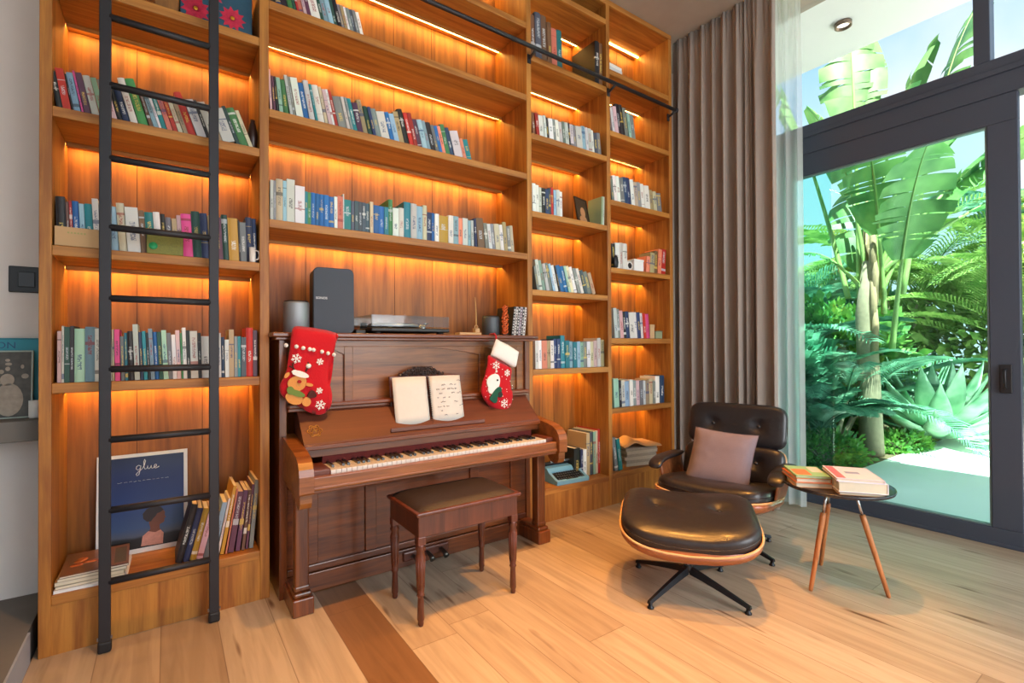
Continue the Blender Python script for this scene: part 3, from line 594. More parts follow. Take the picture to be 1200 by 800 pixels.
  (2.6816,0.0262,0.327,0.0,'L'),(2.709,0.0264,0.33,0.0,'C'),(2.7367,0.0267,0.341,0.0,'R'),
 ]),
 ('F6',0.238,2.66,[
  (2.8623,0.0369,0.262,8.0,'G'),(2.9008,0.0374,0.25,8.0,'T'),
 ]),
]

used_labels = set()
def nearby(i, L): return CN[L[i][4]] if 0 <= i < len(L) else None
for key, z0, yf, L in BOOK_ROWS:
    hs = sorted(l[2] for l in L); ts = sorted(l[1] for l in L)
    for i, (x, t_, h, lean, col) in enumerate(L):
        if key == 'Ma' and i < 16: h = 0.178 - 0.003 * i + 0.008 * (i % 3)
        if i + 1 < len(L) and L[i + 1][3] > lean and x + t_ * 1.2 > L[i + 1][0]: t_ = max(0.004, t_ - h * (math.sin(R(L[i + 1][3])) - math.sin(R(lean))) - 0.0005)
        hard = (t_ > 0.02 and rng.random() < 0.7) or key in ('T0', 'T0b') or (col in 'BKN' and t_ > 0.012)
        nm = 'hardback_book' if hard else 'paperback_book'
        o = bpy.data.objects.new(nm, ME_H if hard else ME_P); C.objects.link(o)
        dep = min(0.26, h * (0.68 + 0.08 * rng.random())) if key != 'T0b' else 0.26
        if lean >= 0: M_ = Matrix.Translation((x, yf + 0.008 * rng.random(), z0 + 0.0008)) @ Matrix.Rotation(-R(lean), 4, 'Y')
        else: M_ = Matrix.Translation((x + t_ / math.cos(R(lean)), yf + 0.008 * rng.random(), z0 + 0.0008)) @ Matrix.Rotation(-R(lean), 4, 'Y') @ Matrix.Translation((-t_, 0, 0))
        o.matrix_world = M_ @ Matrix.Diagonal((t_, dep, h, 1))
        c = COL[col]; j = rng.uniform(0.86, 1.12); o.color = srgb(*[min(255, v * j + rng.uniform(-6, 6)) for v in c])
        lum = sum(c) / 3
        ac = rng.choice([(40, 40, 46), (150, 40, 36), (30, 60, 110)]) if lum > 135 else rng.choice([(230, 228, 220), (222, 190, 90), (200, 205, 210)])
        o['accent'] = srgb(*ac)[:3]
        thick = 'thick' if t_ >= ts[int(len(ts) * .8)] else ('thin' if t_ <= ts[int(len(ts) * .25)] else '')
        tall = 'tall' if h >= hs[int(len(hs) * .85)] else ('short' if h <= hs[int(len(hs) * .15)] else '')
        adj = ' '.join(w for w in (tall, thick) if w)
        kind = 'hardback' if hard else 'paperback'
        a_, b2 = nearby(i - 1, L), nearby(i + 1, L)
        nb = ('between %s and %s ones' % (a_, b2)) if a_ and b2 else (('right of a %s one' % a_) if a_ else ('left of a %s one' % b2 if b2 else ''))
        lab = ' '.join(('%s %s %s %s on %s' % (adj, CN[col], kind, nb, SHELF[key])).split())
        if lab in used_labels or any(q is not L[i] and q[4] == col and (nearby(k_ - 1, L), nearby(k_ + 1, L)) == (a_, b2) for k_, q in enumerate(L)) or key in ('F3b',):
            lab = ' '.join(('%s %s %s %s from left on %s' % (adj, CN[col], kind, ORD[i], SHELF[key])).split())
            if key == 'F3b': lab = ' '.join(('%s %s %s %s in row at right end of %s' % (adj, CN[col], kind, ORD[i], SHELF[key])).split())
        lab = lab.replace(' in row at right end of', ' from left, right end of') if len(lab.split()) > 16 else lab
        if len(lab.split()) > 16: lab = lab.replace('between %s and %s ones' % (a_, b2), 'between %s and %s' % (a_, b2))
        used_labels.add(lab)
        tag(o, lab, 'book', 'books on the ' + SHELF[key])

# ------------------------------------------------------------------ upright piano
pn = thing('upright_piano', 'old mahogany upright piano with open keyboard standing in the bookcase niche', 'piano', (1.20, 2.55, 0))
def P(mb, name, mat, parent=pn, **k): return mb.build(name, mat, parent, True, **k)
for s_, (a, b_) in (('l', (0.440, 0.475)), ('r', (1.915, 1.950))):
    P(MB().bev(a, b_, 2.565, 2.955, 0.0, 1.250, 0.003), 'side_panel', M_pianov)
P(MB().bev(0.405, 1.990, 2.520, 2.965, 1.262, 1.285, 0.006).bev(0.42, 1.975, 2.535, 2.96, 1.248, 1.263, 0.004), 'top_lid', M_piano)
# upper front panel with three recessed fields, the tops arched
up1 = MB()
up1.box(0.475, 1.915, 2.600, 2.620, 0.90, 1.25)
up1.bev(0.475, 1.915, 2.582, 2.602, 1.215, 1.25, 0.003)
for a, b_ in ((0.475, 0.530), (0.755, 0.800), (1.575, 1.620), (1.86, 1.915)): up1.bev(a, b_, 2.584, 2.602, 0.93, 1.217, 0.003)
def arch(a, b_, drop, zt):
    n = 16; pts = [(a, zt + 0.002), (b_, zt + 0.002)]
    for k in range(n + 1):
        t = k / n; x = b_ + (a - b_) * t; pts.append((x, zt - drop * (2 * t - 1) ** 2 - 0.006))
    up1.prism(pts, 2.585, 2.602, 'xz')
arch(0.80, 1.575, 0.045, 1.216); 
arch(0.53, 0.755, 0.035, 1.216); arch(1.62, 1.86, 0.035, 1.216)
P(up1, 'front_panel', M_pianof)
P(MB().bev(0.475, 1.915, 2.515, 2.60, 0.918, 0.938, 0.005).bev(0.475, 1.915, 2.535, 2.60, 0.90, 0.918, 0.004), 'ledge', M_piano)
# fallboard, sloping down to the keys
fb = MB().prism([(2.60, 0.905), (2.535, 0.900), (2.395, 0.765), (2.385, 0.748), (2.40, 0.742), (2.60, 0.742)], 0.516, 1.889, 'yz')
P(fb, 'fallboard', M_pianod)
P(MB().bev(0.516, 1.889, 2.378, 2.396, 0.735, 0.757, 0.004).box(0.516, 1.889, 2.40, 2.45, 0.70, 0.742), 'fallboard_nosing', M_piano)
P(MB().box(0.60, 1.84, 2.408, 2.425, 0.655, 0.705), 'felt_strip', M_red)
em = MB()
Mf = Matrix.Translation((0.575, 2.4455, 0.8155)) @ Matrix.Rotation(R(44), 4, 'X')
def flower(mb, r, n, rad, M):
    pts = []
    for k in range(n * 8 + 1):
        a = 2 * PI * k / (n * 8); q = r * (1 + 0.16 * math.cos(n * a)); pts.append(M @ Vector((q * math.cos(a), q * math.sin(a), 0)))
    mb.tube(pts, rad, 5)
flower(em, 0.030, 6, 0.0022, Mf); flower(em, 0.021, 6, 0.0018, Mf)
em.tube(rots([(-0.012, -0.010, 0), (-0.002, 0.012, 0), (0.008, -0.010, 0)], Mf), 0.0022, 5).tube(rots([(-0.011, 0.005, 0), (0.012, 0.002, 0), (0.010, 0.012, 0)], Mf), 0.0018, 5)
P(em, 'brass_emblem', plain('old_brass', (176, 128, 62), 0.35, metal=0.8))
# cheeks (arms) with a rolled front and scroll
ch = [(2.60, 0.790), (2.50, 0.775), (2.40, 0.758), (2.32, 0.748), (2.265, 0.735), (2.23, 0.716), (2.209, 0.69), (2.200, 0.66), (2.200, 0.590), (2.206, 0.582), (2.60, 0.582)]
for a, b_ in ((0.455, 0.515), (1.890, 1.950)):
    P(MB().prism(ch, a, b_, 'yz').prism([(2.215, 0.584), (2.215, 0.545), (2.228, 0.520), (2.255, 0.512), (2.29, 0.522), (2.32, 0.55), (2.50, 0.56), (2.50, 0.584)], a + 0.006, b_ - 0.006, 'yz'), 'cheek', M_keyslip)
P(MB().bev(0.515, 1.890, 2.23, 2.60, 0.575, 0.632, 0.004), 'keybed', M_piano)
P(MB().bev(0.515, 1.890, 2.222, 2.252, 0.588, 0.648, 0.006).bev(0.515, 1.89, 2.216, 2.232, 0.592, 0.606, 0.004), 'key_slip', M_keyslip)
for a, b_ in ((0.516, 0.600), (1.840, 1.889)): P(MB().bev(a, b_, 2.256, 2.41, 0.632, 0.672, 0.008), 'key_block', M_pianod)
kb = MB(); pitch_ = (1.840 - 0.600) / 52
for k in range(52):
    xa = 0.600 + k * pitch_
    kb.bev(xa + 0.0008, xa + pitch_ - 0.0008, 2.262, 2.410, 0.635, 0.662, 0.0012)
P(tag(kb, None) if False else kb, 'white_keys', M_ivory)
bk_ = MB(); 
for k in range(51):
    if (k + 5) % 7 in (0, 1, 3, 4, 5):
        xa = 0.600 + (k + 1) * pitch_
        bk_.prism([(2.312, 0.662), (2.316, 0.672), (2.41, 0.674), (2.41, 0.660), (2.312, 0.660)], xa - 0.006, xa + 0.006, 'yz')
P(bk_, 'black_keys', M_ebony)
# music desk with carved crest and lip
md = MB().bev(0.985, 1.40, 2.512, 2.526, 0.80, 1.06, 0.004, Matrix.Translation((0, 2.50, 0.80)) @ Matrix.Rotation(R(-9), 4, 'X') @ Matrix.Translation((0, -2.50, -0.80)))
P(md, 'music_desk', M_pianod)
P(MB().bev(0.935, 1.50, 2.405, 2.50, 0.772, 0.786, 0.004).bev(0.935, 1.50, 2.400, 2.409, 0.776, 0.797, 0.003), 'desk_lip', M_pianod)
cr_ = MB(); rr = random.Random(3)
for k in range(26):
    t = k / 25; x = 1.045 + 0.26 * t; hgt = 0.055 * math.sin(PI * t) ** 0.8
    for q in range(max(1, int(hgt / 0.011))):
        z = 1.062 + q * 0.011; a0 = rr.uniform(0, 6)
        cr_.tube([(x + 0.007 * math.cos(a0 + s * 0.9), 2.552 - 0.002 * s, z + 0.007 * math.sin(a0 + s * 0.9)) for s in range(6)], 0.003, 5)
n = 24; crest = [(1.035, 1.058)] + [(1.035 + 0.28 * k / n, 1.062 + 0.052 * math.sin(PI * k / n) ** 0.8) for k in range(n + 1)] + [(1.315, 1.058)]
cr_.prism([(x, z - 0.012 if z > 1.07 else z) for x, z in crest], 2.553, 2.561, 'xz')
P(cr_, 'carved_crest', plain('dark_carved_wood', (52, 30, 22), 0.35, coat=0.3))
# lower front: kick panel with mouldings, bottom rail
kp = MB().box(0.475, 1.915, 2.585, 2.60, 0.0, 0.58)
kp.bev(0.475, 1.915, 2.56, 2.60, 0.0, 0.095, 0.004).bev(0.475, 1.915, 2.565, 2.60, 0.10, 0.135, 0.006)
for a, b_ in ((0.475, 0.62), (0.86, 0.92), (1.50, 1.56), (1.80, 1.915)): kp.bev(a, b_, 2.572, 2.587, 0.135, 0.575, 0.003)
kp.bev(0.475, 1.915, 2.572, 2.587, 0.52, 0.575, 0.003)
P(kp, 'kick_panel', M_piano)
for a in (0.475, 1.870):
    lg = MB().bev(a, a + 0.060, 2.385, 2.445, 0.10, 0.575, 0.006).bev(a - 0.004, a + 0.064, 2.375, 2.455, 0.535, 0.575, 0.006).bev(a - 0.003, a + 0.063, 2.382, 2.448, 0.10, 0.125, 0.006)
    P(lg, 'leg', M_pianov)
    P(MB().bev(a - 0.016, a + 0.076, 2.355, 2.60, 0.0, 0.078, 0.006).bev(a - 0.008, a + 0.068, 2.368, 2.59, 0.078, 0.100, 0.007), 'toe_block', M_pianov)
for x in (1.115, 1.20, 1.285):
    P(MB().tube([(x, 2.57, 0.055), (x, 2.53, 0.062), (x, 2.49, 0.052), (x, 2.47, 0.04)], [0.008, 0.009, 0.013, 0.017], 10), 'pedal', plain('tarnished_brass', (86, 84, 78), 0.35, metal=0.8))
P(MB().bev(1.06, 1.34, 2.545, 2.57, 0.03, 0.085, 0.01), 'pedal_plate', M_pianod)

# open music notebook on the desk
nb = thing('music_notebook', 'open spiral music notebook with handwriting on its right page on the piano desk', 'notebook', (1.19, 2.46, 0.79))
Mn = Matrix.Translation((1.185, 2.448, 0.789)) @ Matrix.Rotation(R(-13), 4, 'X')
def page(x0, x1, curl):
    def f(u, v):
        x = x0 + (x1 - x0) * u; return Mn @ Vector((x, -0.006 - 0.012 * math.sin(PI * u) * curl, v * 0.265))
    return f
for x0, x1, nm_ in ((-0.205, -0.008, 'left_page'), (0.008, 0.205, 'right_page')):
    mb = MB().grid(10, 6, page(x0, x1, 1)); o_ = P(mb, nm_, plain('notebook_' + nm_, (206, 204, 198), 0.85), nb)
    so = o_.modifiers.new('thick', 'SOLIDIFY'); so.thickness = 0.006; so.offset = -1
ink = MB(); ri = random.Random(5)
for row in range(9):
    z = 0.235 - row * 0.024; x = 0.03 + ri.uniform(0, 0.03)
    while x < 0.18:
        w_ = ri.uniform(0.008, 0.03)
        if ri.random() < 0.72:
            pts = [Mn @ Vector((x + w_ * q / 6, -0.0215 - 0.0035 * math.sin(PI * (x + w_ * q / 6) / 0.2), z + ri.uniform(-0.004, 0.004))) for q in range(7)]
            ink.tube(pts, 0.0013, 4)
        x += w_ + ri.uniform(0.006, 0.03)
P(ink, 'handwriting', plain('pencil_grey', (84, 88, 110), 0.8), nb)
sp_ = MB()
for k in range(22): 
    z = 0.008 + k * 0.0118
    sp_.tube([Mn @ Vector((0.009 * math.cos(a), -0.012 + 0.008 * math.sin(a), z)) for a in [2 * PI * q / 8 for q in range(9)]], 0.0011, 4)
P(sp_, 'spiral_binding', M_black, nb)

# ------------------------------------------------------------------ stool
st = thing('piano_stool', 'mahogany piano stool with dark leather seat in front of the keyboard', 'stool', (1.15, 2.12, 0))
P(MB().bev(0.885, 1.410, 1.960, 2.290, 0.385, 0.482, 0.004), 'seat_box', M_stool, st)
P(MB().bev(0.872, 1.424, 1.945, 2.303, 0.478, 0.496, 0.006), 'seat_moulding', M_stool, st)
def cushion(u, v):
    x = 0.885 + 0.526 * u; y = 1.957 + 0.334 * v; e_ = (1 - (2 * u - 1) ** 6) * (1 - (2 * v - 1) ** 6)
    return (x, y, 0.494 + 0.026 * max(0, e_) ** 0.5)
P(MB().grid(25, 17, cushion), 'leather_cushion', M_leather, st)
for x, y in ((0.902, 1.978), (1.393, 1.978), (0.902, 2.272), (1.393, 2.272)):
    g = MB().bev(x - 0.019, x + 0.019, y - 0.019, y + 0.019, 0.352, 0.388, 0.003)
    g.lathe([(0.010, 0.0), (0.013, 0.01), (0.012, 0.02), (0.016, 0.03), (0.013, 0.12), (0.014, 0.128), (0.018, 0.134), (0.014, 0.142), (0.0165, 0.16), (0.021, 0.305), (0.016, 0.322), (0.023, 0.334), (0.018, 0.346), (0.020, 0.354)], x, y, 16)
    for k in range(10):
        a = 2 * PI * k / 10
        g.tube([(x + 0.0155 * math.cos(a), y + 0.0155 * math.sin(a), 0.165), (x + 0.020 * math.cos(a), y + 0.020 * math.sin(a), 0.30)], 0.0026, 5)
    P(g, 'leg', M_stool, st)

# ------------------------------------------------------------------ things on the piano
ZT = 1.2855
def rspeaker(name, label, cx, cy, r, h, mat, cap):
    t = thing(name, label, 'speaker', (cx, cy, ZT))
    MB().lathe([(r * 0.93, 0), (r, 0.006), (r, h - 0.012), (r * 0.97, h - 0.002), (r * 0.90, h - 0.001)], 0, 0, 40).build('grille', mat, t)
    MB().lathe([(r * 0.90, h - 0.001), (r * 0.90, h + 0.004), (r * 0.5, h + 0.002), (0.0, h + 0.002)], 0, 0, 40).build('top_plate', cap, t)
    return t
M_gr = plain('grey_perforated_grille', (150, 154, 158), 0.35, metal=0.55, bump=0.4, bscale=420)
M_gr2 = plain('slate_perforated_grille', (84, 88, 92), 0.4, metal=0.45, bump=0.4, bscale=420)
rspeaker('round_speaker', 'silver grey cylindrical speaker with black top at the left end of the piano lid', 0.542, 2.68, 0.062, 0.160, M_gr, M_black)
rspeaker('round_speaker', 'small dark grey cylindrical speaker beside the leaning records on the piano', 1.735, 2.70, 0.058, 0.125, M_gr2, M_black)
ps = thing('tower_speaker', 'large black upright speaker with rounded corners standing on the piano lid', 'speaker', (0.725, 2.70, ZT), R(-6))
def rrect(w, h, r, n=8):
    pts = []
    for cx, cy, a0 in ((w / 2 - r, h - r, 0), (-w / 2 + r, h - r, 90), (-w / 2 + r, r, 180), (w / 2 - r, r, 270)):
        for k in range(n + 1): a = R(a0 + 90 * k / n); pts.append((cx + r * math.cos(a), cy + r * math.sin(a)))
    return pts
MB().prism(rrect(0.205, 0.345, 0.03), -0.055, 0.085, 'xz').build('cabinet', M_black, ps)
MB().prism(rrect(0.199, 0.339, 0.028), -0.066, -0.055, 'xz').build('front_grille', plain('charcoal_grille', (58, 64, 74), 0.5, metal=0.2, bump=0.3, bscale=500), ps)
def text(name, body, size, M, mat, parent, depth=0.0006, align='CENTER'):
    cu = bpy.data.curves.new(name + '_curve', 'FONT'); cu.body = body; cu.size = size; cu.extrude = depth; cu.align_x = align; cu.align_y = 'CENTER'; cu.resolution_u = 3
    tmp = bpy.data.objects.new('tmp', cu); C.objects.link(tmp); bpy.context.view_layer.update()
    me = bpy.data.meshes.new_from_object(tmp.evaluated_get(bpy.context.evaluated_depsgraph_get())); bpy.data.objects.remove(tmp); me.materials.clear(); me.materials.append(mat)
    o = bpy.data.objects.new(name, me); C.objects.link(o); o.parent = parent
    o.matrix_local = M @ Matrix.Rotation(R(90), 4, 'X'); return o
M_wh = plain('white_print', (235, 235, 235), 0.5)
text('speaker_wordmark', 'SONOS', 0.017, Matrix.Translation((-0.062, -0.0668, 0.183)), M_wh, ps)

tt = thing('turntable', 'black turntable under a clear dust cover on the piano lid', 'turntable', (1.13, 2.72, ZT))
MB().bev(-0.235, 0.235, -0.15, 0.17, 0.012, 0.034, 0.006).build('plinth', M_black, tt)
for x in (-0.19, 0.19):
    for y in (-0.11, 0.13): MB().lathe([(0.018, 0), (0.022, 0.004), (0.020, 0.015)], x, y, 16).build('foot', M_seal, tt)
MB().lathe([(0.142, 0.043), (0.148, 0.045), (0.148, 0.054), (0.142, 0.057), (0.0, 0.057)], -0.05, 0.01, 48).build('platter', plain('platter_aluminium', (170, 176, 180), 0.3, metal=0.6), tt)
MB().lathe([(0.139, 0.058), (0.139, 0.061), (0.03, 0.061), (0.0, 0.061)], -0.05, 0.01, 48).build('record', plain('black_vinyl', (20, 20, 22), 0.2), tt)
MB().lathe([(0.024, 0.0), (0.024, 0.06), (0.018, 0.065), (0.0, 0.065)], 0.175, 0.10, 20).tube([(0.175, 0.10, 0.07), (0.17, 0.0, 0.07), (0.12, -0.08, 0.066), (0.10, -0.09, 0.064)], 0.0045, 8).build('tonearm', plain('tonearm_chrome', (200, 204, 208), 0.2, metal=0.9), tt)
cv = MB()
cv.box(-0.232, 0.232, -0.147, -0.143, 0.041, 0.100).box(-0.232, 0.232, 0.163, 0.167, 0.041, 0.100).box(-0.232, -0.228, -0.143, 0.163, 0.041, 0.100).box(0.228, 0.232, -0.143, 0.163, 0.041, 0.100).box(-0.232, 0.232, -0.147, 0.167, 0.100, 0.104)
cv.build('dust_cover', M_clear, tt)
for x in (-0.17, 0.17): MB().bev(x - 0.02, x + 0.02, 0.165, 0.185, 0.03, 0.075, 0.004).build('hinge', M_black, tt)
MB().bev(-0.300, -0.245, -0.09, 0.0, 0.0, 0.022, 0.004).tube([(-0.245, -0.04, 0.01), (-0.225, -0.03, 0.008)], 0.003, 6).build('phono_preamp', M_black, tt)

wd = thing('wooden_ornament', 'small pale wooden block with a tall thin stick right of the turntable', 'ornament', (1.58, 2.68, ZT))
MB().bev(-0.105, 0.055, -0.03, 0.03, 0.0, 0.018, 0.004).bev(0.015, 0.05, -0.018, 0.018, 0.018, 0.045, 0.005).build('wooden_base', plain('pale_pine', (206, 168, 120), 0.6), wd)
MB().tube([(0.033, 0, 0.04), (0.03, 0, 0.16), (0.025, 0, 0.245)], [0.006, 0.004, 0.002], 8).build('stick', plain('pine_stick', (196, 150, 92), 0.6), wd)
MB().tube([(0.02 + 0.012 * math.cos(a), -0.02, 0.052 + 0.012 * math.sin(a)) for a in [2 * PI * k / 12 for k in range(13)]], 0.003, 6).build('ring', plain('pine_ring', (190, 146, 96), 0.6), wd)

gf = thing('carved_figure', 'orange and black carved openwork wooden figure between round speaker and records', 'ornament', (1.80, 2.64, ZT))
g = MB(); rr = random.Random(11)
g.tube([(0, 0, 0), (0.006, 0, 0.06), (-0.004, 0, 0.12), (0.008, 0, 0.20)], [0.012, 0.010, 0.012, 0.006], 10)
for k in range(14):
    z = 0.02 + k * 0.0125; a0 = rr.uniform(0, 6.28); r_ = rr.uniform(0.012, 0.022)
    g.tube([(r_ * math.cos(a0 + q * 0.8) * 1.2, -0.012 + 0.01 * math.sin(a0 + q * 0.8), z + 0.010 * math.sin(q * 1.1 + a0)) for q in range(8)], 0.0042, 6)
g.build('carved_body', plain('orange_painted_wood', (206, 92, 34), 0.5, var=0.35, bscale=50), gf)
MB().bev(-0.02, 0.02, -0.02, 0.02, 0, 0.012, 0.004).build('base', M_black, gf)

cols = [((30, 26, 26), 'black record sleeve nearest the orange carved figure'), ((202, 196, 190), 'white record sleeve second from the carved figure'), ((48, 44, 48), 'dark record sleeve in the middle of the leaning records'), ((180, 168, 178), 'pale lilac record sleeve leaning among records on the piano'),
        ((44, 34, 34), 'dark brown record sleeve second from the upright post'), ((220, 214, 206), 'white record sleeve leaning against the bookcase post')]
for i, (c, lb) in enumerate(cols):
    t = 0.016; x = 1.862 + i * 0.0185
    a = R(-9)
    rs = thing('record_sleeve', lb + ' ' * 0, 'record', (x, 2.645, ZT + 0.001), 0, 'vinyl records leaning at the right end of the piano')
    rs.matrix_world = Matrix.Translation((x, 2.645, ZT + 0.001)) @ Matrix.Rotation(R(7), 4, 'Y')
    MB().box(0, 0.0165, 0, 0.20, 0, 0.195).build('cardboard_sleeve', plain('record_sleeve_%d' % i, c, 0.5), rs)
    lm = MB(); rr = random.Random(i)
    z = 0.015
    while z < 0.18:
        d_ = rr.uniform(0.004, 0.014); lm.box(0.004, 0.0125, -0.0006, 0.0, z, z + d_); z += d_ + rr.uniform(0.004, 0.014)
    lm.build('spine_lettering', plain('sleeve_print_%d' % i, (215, 205, 200) if sum(c) < 300 else (90, 40, 44), 0.6), rs)
# album with orange picture standing behind the small speaker
# ------------------------------------------------------------------ stockings
def snow(mb, cx, cz, r, y, rot=0.0):
    for k in range(6):
        a = rot + PI * k / 3; mb.bev(-0.0022, 0.0022, -0.0012, 0.0012, 0.001, r, 0.0008, Matrix.Translation((cx, y, cz)) @ Matrix.Rotation(a, 4, 'Y'))
        for s in (-1, 1): mb.bev(-0.0016, 0.0016, -0.001, 0.001, 0, r * 0.4, 0.0006, Matrix.Translation((cx + math.sin(a) * r * 0.5, y, cz + math.cos(a) * r * 0.5)) @ Matrix.Rotation(a + s * 0.8, 4, 'Y'))
def puffy(outline, y, depth, name, mat, parent, inset=0.012):
    """stuffed cloth shape: front and back bulge out from a traced seam"""
    n = len(outline); cx = sum(p[0] for p in outline) / n; cz = sum(p[1] for p in outline) / n
    bm = bmesh.new(); vs = [bm.verts.new((p[0], 0, p[1])) for p in outline]; f = bm.faces.new(vs)
    bmesh.ops.triangulate(bm, faces=[f]); 
    bmesh.ops.subdivide_edges(bm, edges=[e for e in bm.edges if not e.is_boundary], cuts=2, use_grid_fill=True)
    bmesh.ops.triangulate(bm, faces=bm.faces[:])
    for _ in range(2): bmesh.ops.subdivide_edges(bm, edges=[e for e in bm.edges if not e.is_boundary], cuts=1, use_grid_fill=True); bmesh.ops.triangulate(bm, faces=bm.faces[:])
    segs = [(Vector(outline[i]), Vector(outline[(i + 1) % n])) for i in range(n)]
    def dist(p):
        d = 9
        for a, b_ in segs:
            ab = b_ - a; t = max(0, min(1, (p - a).dot(ab) / max(ab.length_squared, 1e-9))); d = min(d, (p - a - ab * t).length)
        return d
    bm.verts.ensure_lookup_table(); ring = set(v for v in bm.verts if v.is_boundary)
    me_v = []; me_f = []; idx = {}
    for s in (-1, 1):
        for v in bm.verts:
            d = dist(Vector((v.co.x, v.co.z)))
            h = depth * (1 - max(0, 1 - d / 0.045) ** 2) ** 0.5
            if v in ring and s == 1: idx[(v.index, 1)] = idx[(v.index, -1)]; continue
            idx[(v.index, s)] = len(me_v); me_v.append((v.co.x, y + s * h * (1 if s < 0 else 0.5), v.co.z))
        for f_ in bm.faces: q = [idx[(v.index, s)] for v in f_.verts]; me_f.append(q if s < 0 else q[::-1])
    bm.free(); mb = MB(); mb.add(me_v, me_f, True); return mb.build(name, mat, parent, True)
def spl(pts, n=6):
    out = []; L = len(pts)
    for i in range(L):
        p0, p1, p2, p3 = [Vector(pts[(i + k - 1) % L]) for k in range(4)]
        for k in range(n):
            t = k / n; out.append(0.5 * ((2 * p1) + (-p0 + p2) * t + (2 * p0 - 5 * p1 + 4 * p2 - p3) * t * t + (-p0 + 3 * p1 - 3 * p2 + p3) * t ** 3))
    return out
M_felt = plain('red_felt_stocking', (186, 5, 26), 0.95, bump=0.5, bscale=160, sheen=0.1)
M_plush = plain('white_plush', (232, 230, 226), 0.95, bump=0.6, bscale=200)
YS = 2.482
sA = [(0.532, 1.312), (0.687, 1.283), (0.683, 1.232), (0.67, 1.169), (0.65, 1.124), (0.642, 1.07), (0.658, 1.019), (0.666, 0.969), (0.657, 0.919), (0.625, 0.888), (0.586, 0.888), (0.547, 0.907), (0.509, 0.934), (0.472, 0.957), (0.439, 0.987), (0.428, 1.031), (0.45, 1.081), (0.465, 1.14), (0.474, 1.22), (0.485, 1.300)]
sB = [(1.580, 1.163), (1.655, 1.128), (1.738, 1.085), (1.741, 1.029), (1.734, 0.971), (1.753, 0.918), (1.74, 0.85), (1.707, 0.811), (1.663, 0.809), (1.602, 0.839), (1.554, 0.884), (1.524, 0.941), (1.531, 0.996), (1.555, 1.055), (1.570, 1.11)]
k1 = thing('christmas_stocking', 'red felt stocking with a reindeer patch and white bobbles hanging at the piano left end', 'stocking', (0.56, YS, 0.9))
puffy(spl(sA, 3), YS, 0.022, 'sock_body', M_felt, k1)
for x, z in [(0.452, 1.222), (0.497, 1.216), (0.527, 1.209), (0.556, 1.203), (0.573, 1.200), (0.612, 1.191), (0.640, 1.183), (0.668, 1.176)]:
    P(MB().lathe([(0.001, -0.010), (0.007, -0.007), (0.010, 0), (0.007, 0.007), (0.001, 0.010)], 0, 0, 12, Matrix.Translation((x, YS - 0.026, z))), 'bobble', M_plush, k1)
P(MB().lathe([(0.001, -0.012), (0.009, -0.009), (0.013, 0), (0.009, 0.009), (0.001, 0.012)], 0, 0, 12, Matrix.Translation((0.550, YS - 0.027, 1.124))), 'bobble', M_plush, k1)
sn = MB(); yv = YS - 0.0245
for x, z, r_ in ((0.497, 1.160, 0.024), (0.603, 1.143, 0.017), (0.600, 1.004, 0.016), (0.604, 0.935, 0.025)): snow(sn, x, z, r_, yv, 0.3)
P(sn, 'felt_snowflakes', M_plush, k1)
M_fawn = plain('fawn_felt', (206, 142, 76), 0.95, bump=0.4, bscale=200); M_scarf = plain('green_felt', (104, 128, 62), 0.95); M_antler = plain('dark_brown_felt', (72, 30, 28), 0.95); M_nose = plain('crimson_felt', (150, 18, 22), 0.9)
def blob(mb, cx, cz, rx, rz, y, th=0.006, rot=0.0, n=20, wob=0.0):
    pts = []
    for k in range(n):
        a = 2 * PI * k / n; q = 1 + wob * math.sin(3 * a + cx * 50); px = rx * q * math.cos(a); pz = rz * q * math.sin(a)
        pts.append((cx + px * math.cos(rot) - pz * math.sin(rot), cz + px * math.sin(rot) + pz * math.cos(rot)))
    return mb.prism(pts, y - th, y, 'xz', smooth=False)
yd = YS - 0.0235
rd = MB(); blob(rd, 0.500, 1.045, 0.042, 0.036, yd, 0.008, 0.3, wob=0.04); blob(rd, 0.486, 0.975, 0.040, 0.028, yd, 0.007, -0.5); blob(rd, 0.540, 0.955, 0.020, 0.022, yd, 0.007)
blob(rd, 0.455, 1.084, 0.016, 0.008, yd, 0.008, 0.9); blob(rd, 0.552, 1.035, 0.018, 0.008, yd, 0.008, -0.2)
P(rd, 'reindeer_patch', M_fawn, k1)
P(blob(blob(MB(), 0.512, 1.087, 0.040, 0.014, yd - 0.004, 0.009, -0.35), 0.488, 1.096, 0.012, 0.012, yd - 0.006, 0.010), 'white_cap', M_plush, k1)
P(blob(MB(), 0.508, 1.052, 0.009, 0.008, yd - 0.008, 0.006), 'nose', M_nose, k1)
P(blob(blob(MB(), 0.496, 0.998, 0.040, 0.014, yd - 0.005, 0.006, -0.4), 0.470, 1.012, 0.016, 0.020, yd - 0.006, 0.006, 0.4), 'scarf', M_scarf, k1)
al = MB()
for s_ in (-1, 1):
    bx_ = 0.515 + s_ * 0.022
    al.tube([(bx_, yd - 0.004, 1.098), (bx_ + s_ * 0.012, yd - 0.005, 1.120), (bx_ + s_ * 0.012, yd - 0.004, 1.142)], 0.004, 6).tube([(bx_ + s_ * 0.010, yd - 0.005, 1.116), (bx_ + s_ * 0.028, yd - 0.004, 1.126)], 0.0035, 6)
P(al, 'antlers', M_antler, k1)
P(blob(MB(), 0.565, 0.988, 0.020, 0.018, yd, 0.010, wob=0.12), 'dark_pompom', M_antler, k1)
k2 = thing('christmas_stocking', 'red spotted stocking with white cuff and snowman patch hanging at the piano right end', 'stocking', (1.65, YS, 0.83))
puffy(spl(sB, 3), YS, 0.020, 'sock_body', M_felt, k2)
